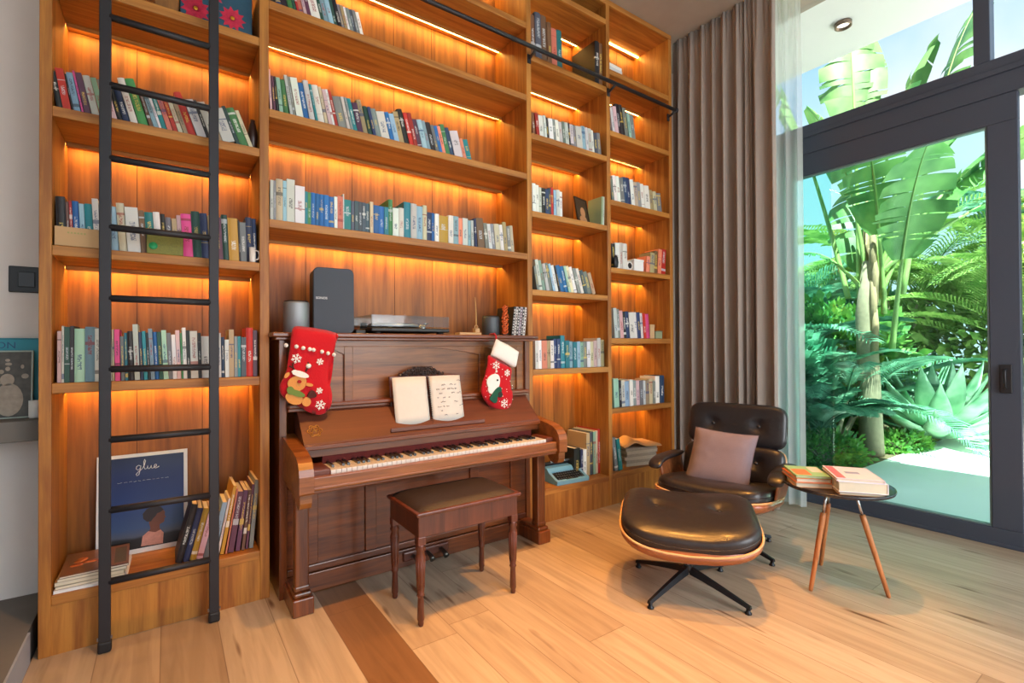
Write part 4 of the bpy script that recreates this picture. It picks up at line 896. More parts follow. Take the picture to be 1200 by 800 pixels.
puffy([(1.633, 1.262), (1.672, 1.243), (1.717, 1.226), (1.760, 1.203), (1.801, 1.181), (1.790, 1.140), (1.776, 1.085), (1.755, 1.080), (1.700, 1.108), (1.640, 1.138), (1.590, 1.158), (1.606, 1.205)], YS - 0.002, 0.024, 'white_cuff', M_plush, k2)
sn = MB(); yv = YS - 0.0225
for x, z, r_ in ((1.618, 1.100, 0.028), (1.698, 1.052, 0.022), (1.676, 0.868, 0.028), (1.62, 1.065, 0.008)): snow(sn, x, z, r_, yv)
rq = random.Random(4)
for k in range(60):
    x, z = rq.uniform(1.54, 1.74), rq.uniform(0.83, 1.13)
    if z > 1.13 - (x - 1.58) * 0.45 or x < 1.53 + abs(z - 0.97) * 0.25 or (z < 0.9 and x < 1.62 + (0.9 - z) * 0.6): continue
    blob(sn, x, z, 0.0026, 0.0026, YS - 0.0185, 0.0022, 0, 7)
P(sn, 'white_specks', M_plush, k2)
P(blob(blob(MB(), 1.598, 1.000, 0.046, 0.052, YS - 0.020, 0.007, -0.3, wob=0.06), 1.592, 0.960, 0.034, 0.03, YS - 0.020, 0.006), 'snowman_patch', M_plush, k2)
P(blob(blob(MB(), 1.612, 0.932, 0.052, 0.022, YS - 0.026, 0.006, 0.7, wob=0.12), 1.600, 0.902, 0.024, 0.026, YS - 0.024, 0.006, wob=0.1), 'green_scarf', plain('pine_green_felt', (24, 84, 66), 0.95), k2)
P(blob(blob(MB(), 1.622, 1.012, 0.006, 0.006, YS - 0.028, 0.004), 1.640, 0.925, 0.016, 0.018, YS - 0.028, 0.006), 'dark_patch', plain('dark_felt', (40, 46, 44), 0.95), k2)
P(MB().tube([(1.634, YS, 1.255), (1.640, YS + 0.01, 1.275), (1.642, YS + 0.03, 1.292), (1.645, YS + 0.09, 1.2895)], 0.006, 8), 'hanging_loop', M_felt, k2)


# ------------------------------------------------------------------ small things in the bookcase
po = thing('poster', 'white framed blue poster lettered glue with a woman in profile on the bottom left shelf', 'poster', (-0.09, 2.94, 0.2375))
po.rotation_euler = (R(-6), 0, 0)
MB().box(-0.176, 0.176, 0.0, 0.012, 0, 0.468).build('frame', M_white, po)
def poster_mat():
    m, nt, b = nmat('poster_print'); N = nt.nodes.new; L = nt.links.new
    tc = N('ShaderNodeTexCoord'); sp = N('ShaderNodeSeparateXYZ'); L(tc.outputs['Generated'], sp.inputs[0])
    rp = N('ShaderNodeValToRGB'); el = rp.color_ramp.elements
    el[0].position = 0; el[0].color = srgb(14, 10, 12); el[1].position = 1; el[1].color = srgb(2, 12, 60)
    for p, c in ((0.10, (24, 16, 16)), (0.13, (70, 78, 100)), (0.22, (44, 72, 120)), (0.5, (8, 44, 110)), (0.8, (3, 22, 84))): e_ = el.new(p); e_.color = srgb(*c)
    nz = N('ShaderNodeTexNoise'); nz.inputs['Scale'].default_value = 5; L(tc.outputs['Object'], nz.inputs['Vector'])
    ad = N('ShaderNodeMath'); ad.operation = 'MULTIPLY_ADD'; ad.inputs[1].default_value = 0.14; L(nz.outputs[0], ad.inputs[0]); L(sp.outputs['Z'], ad.inputs[2])
    sb = N('ShaderNodeMath'); sb.operation = 'SUBTRACT'; sb.inputs[1].default_value = 0.07; L(ad.outputs[0], sb.inputs[0])
    L(sb.outputs[0], rp.inputs[0]); L(rp.outputs[0], b.inputs['Base Color']); b.inputs['Roughness'].default_value = 0.3
    return m
MB().box(-0.160, 0.160, -0.0015, 0.0, 0.022, 0.452).build('printed_picture', poster_mat(), po)
g = MB()
def stroke(mb, pts, s, ox, oz, r=0.0016): mb.tube([(ox + x * s, -0.002, oz + z * s) for x, z in pts], r, 5)
S_ = 0.030
stroke(g, [(0.55, 0.75), (0.3, 0.9), (0.05, 0.7), (0.0, 0.35), (0.2, 0.15), (0.45, 0.3), (0.6, 0.8), (0.5, 0.1), (0.35, -0.6), (0.1, -0.75), (0.0, -0.5), (0.3, -0.1), (0.75, 0.25)], S_, -0.030, 0.385)
stroke(g, [(0.75, 0.25), (1.05, 0.8), (1.2, 1.5), (1.1, 1.75), (0.98, 1.4), (1.0, 0.5), (1.15, 0.15), (1.4, 0.3)], S_, -0.030, 0.385)
stroke(g, [(1.4, 0.3), (1.5, 0.7), (1.5, 0.3), (1.65, 0.15), (1.85, 0.35), (1.95, 0.7), (1.95, 0.3), (2.1, 0.15), (2.3, 0.3)], S_, -0.030, 0.385)
stroke(g, [(2.3, 0.3), (2.6, 0.45), (2.65, 0.7), (2.5, 0.8), (2.35, 0.6), (2.35, 0.3), (2.5, 0.15), (2.8, 0.25), (3.0, 0.4)], S_, -0.030, 0.385)
rr = random.Random(2); x = -0.10
while x < 0.10: w_ = rr.uniform(0.006, 0.018); g.tube([(x + w_ * q / 4, -0.002, 0.338 + rr.uniform(-0.0012, 0.0012)) for q in range(5)], 0.0006, 4); x += w_ + 0.006
g.build('white_lettering', M_wh, po)
sk = plain('poster_skin', (110, 62, 42), 0.5); 
fg = MB(); prof = [(0.030, 0.155), (0.020, 0.135), (0.026, 0.105), (0.02, 0.095), (0.012, 0.085), (0.07, 0.085), (0.062, 0.100), (0.062, 0.118), (0.078, 0.126), (0.082, 0.135), (0.080, 0.142), (0.087, 0.148), (0.082, 0.160), (0.084, 0.172), (0.076, 0.186), (0.05, 0.19)]
fg.prism(prof, -0.0028, -0.0015, 'xz'); fg.build('printed_face', sk, po)
hr = MB(); hp = [(0.078, 0.186), (0.066, 0.202), (0.04, 0.208), (0.012, 0.200), (-0.004, 0.180), (-0.002, 0.156), (0.012, 0.140), (0.028, 0.138), (0.036, 0.150), (0.046, 0.160), (0.052, 0.172), (0.066, 0.176)]
hr.prism(hp, -0.0034, -0.0018, 'xz').build('printed_hair', plain('poster_hair', (44, 26, 24), 0.5), po)
tp = MB(); tp.prism([(-0.01, 0.030), (0.075, 0.026), (0.078, 0.075), (0.066, 0.092), (0.045, 0.084), (0.018, 0.094), (-0.004, 0.075)], -0.0032, -0.0016, 'xz').build('printed_blouse', plain('poster_blouse', (196, 140, 124), 0.5, var=0.3, bscale=90), po)

# magazines lying flat left on the bottom shelf
mgc = [((236, 236, 244), 'white magazine at the bottom of the flat pile, left bottom shelf'), ((150, 146, 130), 'grey magazine second from bottom of the flat pile, left bottom shelf'),
       ((186, 176, 150), 'cream magazine in the middle of the flat pile, left bottom shelf'), ((170, 150, 128), 'beige magazine under the top one of the flat pile, left bottom shelf'), ((120, 84, 66), 'magazine with orange food cover topmost of the flat pile, left bottom shelf')]
z = 0.237
for i, (c, lb) in enumerate(mgc):
    th = (0.012, 0.012, 0.015, 0.012, 0.008)[i]
    t = thing('magazine', lb, 'magazine', (-0.250 + 0.004 * i - (0.012 if i else 0), 2.775 + (0.01 if i else 0), z), R((-1, 2, -1, 1, 2)[i]), 'magazines lying on the bottom left shelf')
    w_ = 0.108 + (0.006 if i == 0 else 0)
    MB().box(-w_, w_, -0.135, 0.135, 0.0015, th - 0.0015).build('pages', M_white if i == 0 else M_paper, t)
    MB().box(-w_ - 0.001, w_ + 0.001, -0.136, 0.136, th - 0.0015, th).box(-w_ - 0.001, w_ + 0.001, -0.136, 0.136, 0, 0.0015).build('cover', plain('magazine_cover_%d' % i, c, 0.35, var=0.12, bscale=14), t)
    if i == 4:
        q = MB(); rr = random.Random(8)
        for k in range(9): q.lathe([(0.018, 0), (0.018, 0.0006), (0.0, 0.0008)], rr.uniform(-0.07, 0.02), rr.uniform(-0.05, 0.04), 14, Matrix.Translation((0, 0, th)) @ Matrix.Scale(1, 4))
        q.build('cover_picture', plain('cover_orange', (214, 116, 66), 0.4, var=0.3, bscale=70), t)
        MB().box(0.060, 0.100, -0.10, 0.10, th, th + 0.0006).build('cover_strip', plain('cover_strip_grey', (86, 82, 72), 0.5, var=0.35, bscale=120), t)
    z += th + 0.0006

# cardboard box, green box, mug, vase
t = thing('cardboard_box', 'flat beige cardboard box lying in front of dark books on the middle left shelf', 'box', (-0.297, 2.644, 1.624))
b_ = MB().bev(-0.069, 0.069, -0.004, 0.008, 0.001, 0.078, 0.002); b_.build('box_body', M_card, t)
q = MB()
for k in range(6): q.box(-0.03 + k * 0.010, -0.024 + k * 0.010, -0.0048, -0.004, 0.052, 0.058)
q.build('printed_mark', plain('faded_green_print', (158, 158, 98), 0.8), t)
t = thing('patterned_box', 'low olive green patterned box in front of books on the middle left shelf', 'box', (-0.003, 2.6475, 1.624))
MB().bev(-0.068, 0.064, -0.008, 0.006, 0.0, 0.095, 0.002).build('box_body', plain('olive_pattern', (118, 116, 44), 0.6, var=0.4, bscale=120), t)
MB().lathe([(0.016, 0.0), (0.016, 0.0012), (0.0, 0.0012)], 0, 0, 20, Matrix.Translation((-0.045, -0.008, 0.034)) @ Matrix.Rotation(R(90), 4, 'X')).build('round_sticker', plain('green_sticker', (34, 150, 92), 0.5), t)
def mug(name, label, cat, x, y, z, r, h, mat):
    t = thing(name, label, cat, (x, y, z))
    MB().lathe([(r * .85, 0), (r, 0.006), (r, h), (r * .9, h), (r * .86, 0.012), (0, 0.01)], 0, 0, 24).build('cup', mat, t)
    MB().tube([(r + 0.0, 0, h * .2), (r + 0.012, 0, h * .25), (r + 0.016, 0, h * .5), (r + 0.012, 0, h * .78), (r + 0.0, 0, h * .82)], 0.003, 8).build('handle', mat, t)
t = mug('mug', 'small white mug with grey print at right end of the middle ladder bay shelf', 'mug', 0.338, 2.648, 1.6235, 0.014, 0.072, plain('white_glaze', (224, 218, 212), 0.3, var=0.15, bscale=60))
t = thing('vase', 'small dark brown vase at right end of the upper ladder bay shelf', 'vase', (0.345, 2.69, 2.1785))
MB().lathe([(0.012, 0), (0.020, 0.01), (0.022, 0.08), (0.016, 0.12), (0.010, 0.14), (0.012, 0.15), (0.008, 0.15), (0.0, 0.14)], 0, 0, 24).build('body', plain('dark_glaze', (48, 26, 20), 0.3), t)
# flowered box and wooden box, top left
t = thing('floral_box', 'blue storage box with large red flowers on the top shelf behind the ladder', 'box', (0.195, 2.72, 2.7195))
MB().bev(-0.145, 0.150, -0.02, 0.20, 0.0, 0.25, 0.004).build('box_body', plain('petrol_blue_card', (34, 78, 100), 0.6, var=0.4, bscale=12), t)
pet = MB(); ctr = MB()
for cx, cz, r_ in ((-0.085, 0.075, 0.062), (0.065, 0.085, 0.058), (-0.02, 0.17, 0.05)):
    for ring in range(3):
        for k in range(11):
            a = 2 * PI * (k + ring * .5) / 11; rr_ = r_ * (1 - ring * .27)
            pet.prism([(cx + p[0] * math.cos(a) - p[1] * math.sin(a), cz + p[0] * math.sin(a) + p[1] * math.cos(a)) for p in ((0, -0.004), (rr_ * .6, -rr_ * .2), (rr_, 0), (rr_ * .6, rr_ * .2), (0, 0.004))], -0.0215 - ring * 0.001, -0.0195 - ring * 0.001, 'xz')
    ctr.lathe([(0.009, 0), (0.009, 0.005), (0, 0.006)], 0, 0, 14, Matrix.Translation((cx, -0.020, cz)) @ Matrix.Rotation(R(90), 4, 'X'))
pet.build('red_petals', plain('printed_petals', (196, 30, 66), 0.6, var=0.35, bscale=60), t); ctr.build('yellow_centres', plain('printed_centres', (222, 150, 40), 0.6), t)
t = thing('wooden_box', 'brown wooden box left of the floral box on the top shelf', 'box', (0.005, 2.70, 2.7195))
MB().bev(-0.050, 0.038, -0.03, 0.15, 0.0, 0.20, 0.004).build('box_body', wood('brown_box_wood', (110, 70, 30), (150, 100, 46), 'z', 0.5), t); MB().bev(-0.052, 0.040, -0.032, 0.152, 0.2, 0.215, 0.003).build('lid', M_case, t)

# picture frame with portrait, upper shelf right of piano
t = thing('picture_frame', 'small dark framed portrait leaning beside a pale green book, third shelf right of piano', 'picture frame', (2.605, 2.72, 2.1395), R(12)); t.rotation_euler = (R(-10), 0, R(14))
f = MB(); 
for a in ((-0.085, -0.073, 0, 0.215), (0.073, 0.085, 0, 0.215)): f.bev(a[0], a[1], 0, 0.012, a[2], a[3], 0.002)
f.bev(-0.073, 0.073, 0, 0.012, 0, 0.012, 0.002).bev(-0.073, 0.073, 0, 0.012, 0.203, 0.215, 0.002); f.build('frame', plain('dark_frame', (44, 34, 26), 0.4), t)
MB().box(-0.074, 0.074, 0.004, 0.009, 0.011, 0.204).build('picture', plain('brown_portrait_ground', (70, 52, 34), 0.5, var=0.3, bscale=20), t)
blob(blob(MB(), 0.005, 0.10, 0.032, 0.042, 0.004, 0.0015), 0.0, 0.045, 0.05, 0.03, 0.004, 0.001).build('portrait_figure', plain('portrait_skin', (190, 132, 90), 0.5, var=0.2, bscale=40), t)
for i_, x_ in enumerate((2.722, 2.739)):
    o = bpy.data.objects.new('paperback_book', ME_P); C.objects.link(o); o.matrix_world = Matrix.Translation((x_ + 0.002, 2.66, 2.1400)) @ Matrix.Rotation(R(4), 4, 'Y') @ Matrix.Diagonal((0.014, 0.15, 0.225, 1))
    o.matrix_world = Matrix.Translation((x_ - 0.002 , 2.66, 2.1400)) @ Matrix.Rotation(R(2), 4, 'Y') @ Matrix.Diagonal((0.0135, 0.15, 0.225, 1))
    o.color = srgb(*((150, 176, 140), (196, 206, 190))[i_]); o['accent'] = srgb(60, 80, 60)[:3]
    tag(o, ('pale green', 'whitish green')[i_] + ' paperback right of the framed portrait, third shelf right of piano', 'book', 'books on the third shelf right of piano')

# flat stacks on the highest shelf by the curtain
def flatbook(x, y, z, w, d, h, rz, col, label, grp, name='paperback_book'):
    t = thing(name, label, 'book', (x, y, z), rz, grp)
    MB().box(-w / 2, w / 2, -d / 2, d / 2, 0.002, h - 0.002).build('pages', M_white, t)
    MB().box(-w / 2 - .001, w / 2 + .001, -d / 2 - .001, d / 2, h - 0.002, h).box(-w / 2 - .001, w / 2 + .001, -d / 2 - .001, d / 2, 0, 0.002).box(-w / 2 - .002, w / 2 + .001, -d / 2 - .003, -d / 2, 0, h).build('cover', plain('flat_cover_%s' % label[:24].replace(' ', '_'), col, 0.5), t)
    return t
z = 3.3585
for i, (c, h, w_) in enumerate((((226, 224, 220), 0.030, 0.17), ((206, 208, 210), 0.026, 0.16), ((232, 230, 226), 0.026, 0.15))):
    flatbook(2.905, 2.76, z, w_, 0.16, h, R(3 * i - 3), c, ('bottom', 'middle', 'top')[i] + ' white book of the lying stack, highest shelf by curtain', 'books lying on the highest shelf by the curtain'); z += h + .0005
z = 3.3585
for i, (c, h, w_) in enumerate((((214, 206, 196), 0.018, 0.24), ((228, 224, 216), 0.014, 0.21))):
    flatbook(3.265, 2.76, z, w_, 0.16, h, R(4 * i - 2), c, ('lower', 'upper')[i] + ' pale brochure lying at right on the highest shelf by curtain', 'books lying on the highest shelf by the curtain', 'brochure'); z += h + .0005

# fourth shelf by curtain: black round ornament, camera-like white clock, white box
t = thing('round_ornament', 'black round carved ornament standing before white books, fourth shelf by curtain', 'ornament', (2.856, 2.638, 1.8235))
MB().lathe([(0.001, 0), (0.020, 0.008), (0.026, 0.045), (0.018, 0.085), (0.001, 0.105)], 0, 0, 18, Matrix.Scale(0.5, 4, (0, 1, 0))).build('body', M_black, t)
t = thing('alarm_clock', 'small white clock with black face on the fourth shelf by curtain', 'clock', (3.055, 2.69, 1.8235))
MB().lathe([(0.034, -0.015), (0.036, 0), (0.034, 0.015)], 0, 0, 28, Matrix.Translation((0, 0, 0.042)) @ Matrix.Rotation(R(90), 4, 'X')).bev(-0.03, -0.015, -0.01, 0.01, 0, 0.012, 0.002).bev(0.015, 0.03, -0.01, 0.01, 0, 0.012, 0.002).build('case', M_white, t)
MB().lathe([(0.022, 0), (0.022, 0.002), (0, 0.002)], 0, 0, 24, Matrix.Translation((0, -0.015, 0.042)) @ Matrix.Rotation(R(90), 4, 'X')).build('dial', M_black, t)
t = thing('white_box', 'white rectangular box between the small clock and salmon books, fourth shelf by curtain', 'box', (3.165, 2.70, 1.8235))
MB().bev(-0.062, 0.055, -0.03, 0.05, 0, 0.085, 0.004).build('box_body', M_white, t); MB().bev(-0.064, 0.057, -0.032, 0.052, 0.085, 0.102, 0.003).build('lid', M_white, t)
# fifth shelf by curtain: two little boxes and a sprig
t = thing('small_box', 'small tan box right of the magazines, fifth shelf by curtain', 'box', (3.325, 2.69, 1.2775)); MB().bev(-0.030, 0.026, -0.02, 0.03, 0, 0.115, 0.003).build('box_body', plain('tan_card', (196, 160, 118), 0.7), t); MB().bev(-0.031, 0.027, -0.021, 0.031, 0.095, 0.118, 0.002).build('lid', M_card, t)
t = thing('tin_box', 'low grey green tin at the right end of the fifth shelf by curtain', 'tin', (3.415, 2.69, 1.2775)); MB().bev(-0.048, 0.040, -0.02, 0.03, 0, 0.058, 0.006).build('tin_body', plain('grey_green_tin', (140, 148, 116), 0.5), t); MB().bev(-0.05, 0.042, -0.022, 0.032, 0.058, 0.066, 0.003).build('lid', plain('green_tin_lid', (120, 130, 100), 0.4), t)

# typewriter and its lid
tw = thing('typewriter', 'light blue portable typewriter with black keys on the low shelf right of the piano', 'typewriter', (2.405, 2.765, 0.2295), R(-4))
M_tw = plain('pale_blue_enamel', (120, 174, 194), 0.35, coat=0.2)
body = [(-0.135, 0.0), (-0.14, 0.022), (-0.128, 0.030), (-0.03, 0.070), (0.0, 0.098), (0.10, 0.110), (0.125, 0.085), (0.13, 0.0)]
tw.scale = (0.88, 0.90, 0.97)
MB().prism([(-0.14, 0.0), (-0.145, 0.028), (-0.125, 0.036), (-0.13, 0.0)], -0.165, 0.165, 'yz').prism(body, -0.165, -0.140, 'yz').prism(body, 0.140, 0.165, 'yz').prism([(-0.02, 0.0), (-0.02, 0.075), (0.0, 0.098), (0.10, 0.110), (0.125, 0.085), (0.13, 0.0)], -0.14, 0.14, 'yz').box(-0.14, 0.14, -0.13, 0.0, 0, 0.012).build('body_shell', M_tw, tw)
MB().prism([(-0.128, 0.012), (-0.128, 0.024), (-0.022, 0.062), (-0.022, 0.012)], -0.139, 0.139, 'yz').build('key_well', M_black, tw)
kys = MB(); caps = MB()
for r_ in range(4):
    for k in range(11 - (r_ == 3)):
        x = -0.120 + k * 0.0235 + r_ * 0.004; y = -0.112 + (3 - r_) * -0.0 + r_ * 0.024; z = 0.034 + r_ * 0.010
        kys.lathe([(0.0088, 0), (0.0088, 0.005), (0.007, 0.006), (0.0, 0.006)], x, y, 10, Matrix.Translation((0, 0, z))); caps.box(x - 0.002, x + 0.002, y - 0.003, y + 0.003, z + 0.006, z + 0.0066)
kys.bev(-0.06, 0.06, -0.132, -0.122, 0.030, 0.036, 0.002)
kys.build('keys', M_black, tw); caps.build('key_letters', M_wh, tw)
MB().tube([(-0.175, 0.06, 0.118), (0.175, 0.06, 0.118)], 0.016, 14).build('platen', M_seal, tw)
for s_ in (-1, 1): MB().tube([(s_ * 0.172, 0.06, 0.118), (s_ * 0.192, 0.06, 0.118)], 0.014, 12).build('platen_knob', M_black, tw)
MB().bev(-0.10, 0.10, 0.03, 0.04, 0.128, 0.142, 0.002).tube([(-0.165, 0.03, 0.115), (-0.185, 0.0, 0.125), (-0.20, -0.03, 0.12)], 0.003, 6).build('paper_bail', plain('typewriter_chrome', (200, 204, 206), 0.2, metal=0.9), tw)
t = thing('typewriter_case', 'pale grey green plastic carrying case standing behind the blue typewriter', 'case', (2.165, 2.80, 0.2295), R(-8))
MB().bev(-0.045, 0.045, -0.05, 0.03, 0, 0.155, 0.012).build('lid_shell', plain('pale_green_plastic', (188, 200, 190), 0.45), t); MB().tube([(-0.02, -0.0, 0.155), (-0.018, 0, 0.170), (0.018, 0, 0.170), (0.02, 0, 0.155)], 0.004, 6).build('handle', M_black, t)

# newspapers
def newspaper(i, z, w, d, h, rz, lb):
    t = thing('newspaper', lb, 'newspaper', (3.215, 2.795, z), rz, 'newspapers piled on the low shelf by the curtain')
    lay = MB(); 
    for q in range(3): lay.bev(-w / 2 + 0.002 * ((q * 7 + i) % 3), w / 2 - 0.002 * ((q + i) % 3), -d / 2 + 0.003 * ((q + i) % 2), d / 2, h * q / 3 + 0.0004, h * (q + 1) / 3, 0.003)
    lay.build('folded_sheets', M_news[i % 2], t)
M_news = [plain('newsprint', (196, 184, 164), 0.9, var=0.25, bscale=160), plain('newsprint_darker', (170, 158, 142), 0.9, var=0.35, bscale=140)]
z = 0.2375
names = ['lowest newspaper in the pile on the low shelf by the curtain', 'second newspaper from the bottom of the low shelf pile', 'third newspaper from the bottom of the low shelf pile', 'fourth newspaper from the bottom of the low shelf pile', 'fifth newspaper from the bottom of the low shelf pile', 'newspaper directly under the rumpled top one, low shelf pile']
for i in range(6):
    newspaper(i, z, 0.30 + 0.012 * ((i * 5) % 3), 0.24, 0.024, R((-14, -10, -16, -12, -9, -13)[i]), names[i]); z += 0.0245
t = thing('newspaper', 'rumpled tan newspaper spread over the top of the newspaper pile', 'newspaper', (3.205, 2.79, z), R(-12), 'newspapers piled on the low shelf by the curtain')
def crum(u, v):
    x = -0.185 + 0.38 * u; y = -0.135 + 0.26 * v
    return (x, y, 0.008 + 0.040 * math.exp(-((x + 0.03 - y * .3) / 0.07) ** 2) + 0.010 * noise.noise(Vector((x * 9, y * 9, 1))) + 0.008 - (0.010 if v < 0.08 else 0))
o = MB().grid(30, 22, crum).build('crumpled_sheet', plain('tan_newsprint', (206, 160, 110), 0.9, var=0.12, bscale=90), t); so = o.modifiers.new('thick', 'SOLIDIFY'); so.thickness = 0.005; so.offset = -1

# wall left of the bookcase: switch and pictures on the ledge
t = thing('light_switch', 'black square double light switch on the grey wall left of the bookcase', 'light switch', (-0.515, YB, 1.52))
MB().bev(-0.052, 0.052, -0.010, 0.0, -0.058, 0.058, 0.004).build('switch_plate', M_black, t); MB().bev(-0.022, 0.034, -0.014, -0.008, -0.034, 0.034, 0.003).build('rocker', plain('dark_rocker', (38, 38, 40), 0.35), t)
def pic(name, label, cat, x, y, w, h, frame, fm, art, lean=5):
    t = thing(name, label, cat, (x, y, 0.9155)); t.rotation_euler = (R(-lean), 0, 0)
    f = MB(); e_ = frame
    f.bev(-w / 2, -w / 2 + e_, 0, 0.014, 0, h, 0.002).bev(w / 2 - e_, w / 2, 0, 0.014, 0, h, 0.002).bev(-w / 2 + e_, w / 2 - e_, 0, 0.014, 0, e_, 0.002).bev(-w / 2 + e_, w / 2 - e_, 0, 0.014, h - e_, h, 0.002)
    f.build('frame', fm, t); MB().box(-w / 2 + e_ - .001, w / 2 - e_ + .001, 0.004, 0.010, e_ - .001, h - e_ + .001).build('print', art, t); return t
pb = pic('poster', 'turquoise poster leaning on the ledge behind the other pictures', 'poster', -0.635, 2.975, 0.36, 0.345, 0.006, plain('turquoise_edge', (44, 140, 156), 0.5), plain('turquoise_print', (38, 146, 164), 0.5, var=0.1, bscale=4), 4)
text('poster_letters', 'ATION', 0.040, Matrix.Translation((0.035, 0.003, 0.312)), plain('navy_letters', (22, 84, 124), 0.5), pb)
cp = pic('picture_frame', 'framed crowd photograph with pale border on the ledge at the left edge', 'picture frame', -0.640, 2.93, 0.330, 0.290, 0.006, plain('pale_border', (176, 190, 180), 0.5), plain('crowd_photo', (78, 74, 66), 0.5, var=0.75, bscale=36), 4)
cb_ = MB(); rr = random.Random(6)
for k in range(26): blob(cb_, rr.uniform(-0.145, 0.145), rr.uniform(0.15, 0.27), rr.uniform(0.004, 0.012), rr.uniform(0.004, 0.012), 0.004, 0.0008, 0, 9)
blob(blob(cb_, 0.09, 0.08, 0.045, 0.07, 0.004, 0.001), 0.085, 0.165, 0.022, 0.026, 0.004, 0.001)
tag(cb_.build('photographed_crowd', plain('photo_highlights', (168, 152, 134), 0.5, var=0.35, bscale=50), cp), kind='stuff')
pic('picture_frame', 'small cream framed picture in front of the crowd photograph on the ledge', 'picture frame', -0.700, 2.875, 0.220, 0.240, 0.014, plain('cream_frame', (190, 184, 160), 0.5), plain('pale_photo', (178, 178, 186), 0.4, var=0.08, bscale=9), 4)
t = mug('mug', 'white cup at the right end of the wall ledge beside the bookcase', 'cup', -0.462, 2.90, 0.9152, 0.020, 0.075, M_white)

OTTO_LOC = (2.127, 1.503, 0); OTTO_RZ = R(-51.5); OTTO_STAR = 54
CHAIR_LOC = (2.757, 1.70, 0); CHAIR_RZ = R(-74.3); CHAIR_STAR = -22

# ------------------------------------------------------------------ lounge chair, ottoman, cushion
M_hide = plain('black_worn_leather', (36, 31, 33), 0.36, bump=0.35, bscale=40, var=0.35, coat=0.1)
M_ply = wood('rosewood_shell', (120, 62, 30), (176, 104, 58), 'x', 0.35, 1.0, coat=0.3)
M_edge = wood('plywood_edge', (196, 150, 100), (224, 184, 136), 'x', 0.45, 1.0)
M_alu = plain('black_cast_aluminium', (40, 40, 44), 0.35, metal=0.5)
M_chrome = plain('polished_metal', (200, 200, 204), 0.2, metal=0.95)
def spow(v, e): return math.copysign(abs(v) ** e, v)
def sellip(mb, a, b, c, e1, e2, fn, M, nlon=72, nlat=36, lo=-0.5, hi=0.5):
    vs = []; fs = []
    rings = []
    n1_ = nlat // 2 if hi > 0 else nlat
    for i in range(n1_ + 1): rings.append((math.sin(PI / 2 * i / n1_), -1))
    if hi > 0: rings += [(r_, 1) for r_, q_ in rings[-2::-1]]
    nlat = len(rings) - 1
    for r, sg in rings:
        zz = sg * max(0.0, 1 - r ** (2 / e1)) ** (e1 / 2)
        for k in range(nlon):
            th = 2 * PI * k / nlon; x = a * r * spow(math.cos(th), e2); y = b * r * spow(math.sin(th), e2); z = c * zz
            vs.append(M @ Vector(fn(x, y, z)))
    for i in range(nlat):
        for k in range(nlon): fs.append((i * nlon + k, i * nlon + (k + 1) % nlon, (i + 1) * nlon + (k + 1) % nlon, (i + 1) * nlon + k))
    fs.append(tuple(range(nlon))[::-1]); n = nlat * nlon; fs.append(tuple(range(n, n + nlon)))
    return mb.add(vs, fs, True)
def pad(parent, w, d, th, M, buttons, kx=0.5, pipe=True, shell=True, e2=0.38, so=0.014, sd=1.0):
    """upholstered cushion in a moulded plywood shell, sides curving up"""
    bend = lambda x: kx * x * x
    def f(x, y, z):
        q = z
        if z > 0:
            for bx_, by in buttons: q -= 0.026 * math.exp(-((x - bx_) ** 2 + (y - by) ** 2) / 0.0016) * (z / (th / 2))
            q += 0.004 * noise.noise(Vector((x * 8, y * 8, 0)))
        return (x, y, q + bend(x))
    sellip(MB(), w / 2, d / 2, th / 2, 0.55, e2, f, M).build('leather_cushion', M_hide, parent)
    if buttons:
        b_ = MB()
        for bx_, by in buttons: sellip(b_, 0.011, 0.011, 0.006, 1, 1, lambda x, y, z, bx_=bx_, by=by: (x + bx_, y + by, z + th / 2 - 0.024 + bend(bx_)), M, 14, 6)
        b_.build('buttons', M_hide, parent)
    if shell:
        sh = MB()
        def g_(x, y, z): return (x, y, (z if z < 0 else 0) * 1.0 + bend(x) - 0.012)
        sellip(sh, w / 2 + so, d / 2 + so, th / 2 + 0.006, 0.5, e2, lambda x, y, z: (x, y, z * sd + bend(x) - 0.02), M, 56, 12, -0.5, 0.0)
        s_ = sh.build('plywood_shell', M_ply, parent)
        rim = MB(); pts = []
        for k in range(57):
            a = 2 * PI * k / 56; x = (w / 2 + so - 0.003) * spow(math.cos(a), e2); y = (d / 2 + so - 0.003) * spow(math.sin(a), e2); pts.append(M @ Vector((x, y, bend(x) - 0.018)))
        rim.tube(pts, 0.0058, 8).build('plywood_edge', M_edge, s_)
    if pipe:
        pi_ = MB(); pts = []
        for k in range(57):
            a = 2 * PI * k / 56; x = (w / 2 - 0.001) * spow(math.cos(a), e2); y = (d / 2 - 0.001) * spow(math.sin(a), e2); pts.append(M @ Vector((x, y, bend(x) + 0.010)))
        pi_.tube(pts, 0.004, 6).build('piping', M_hide, parent)
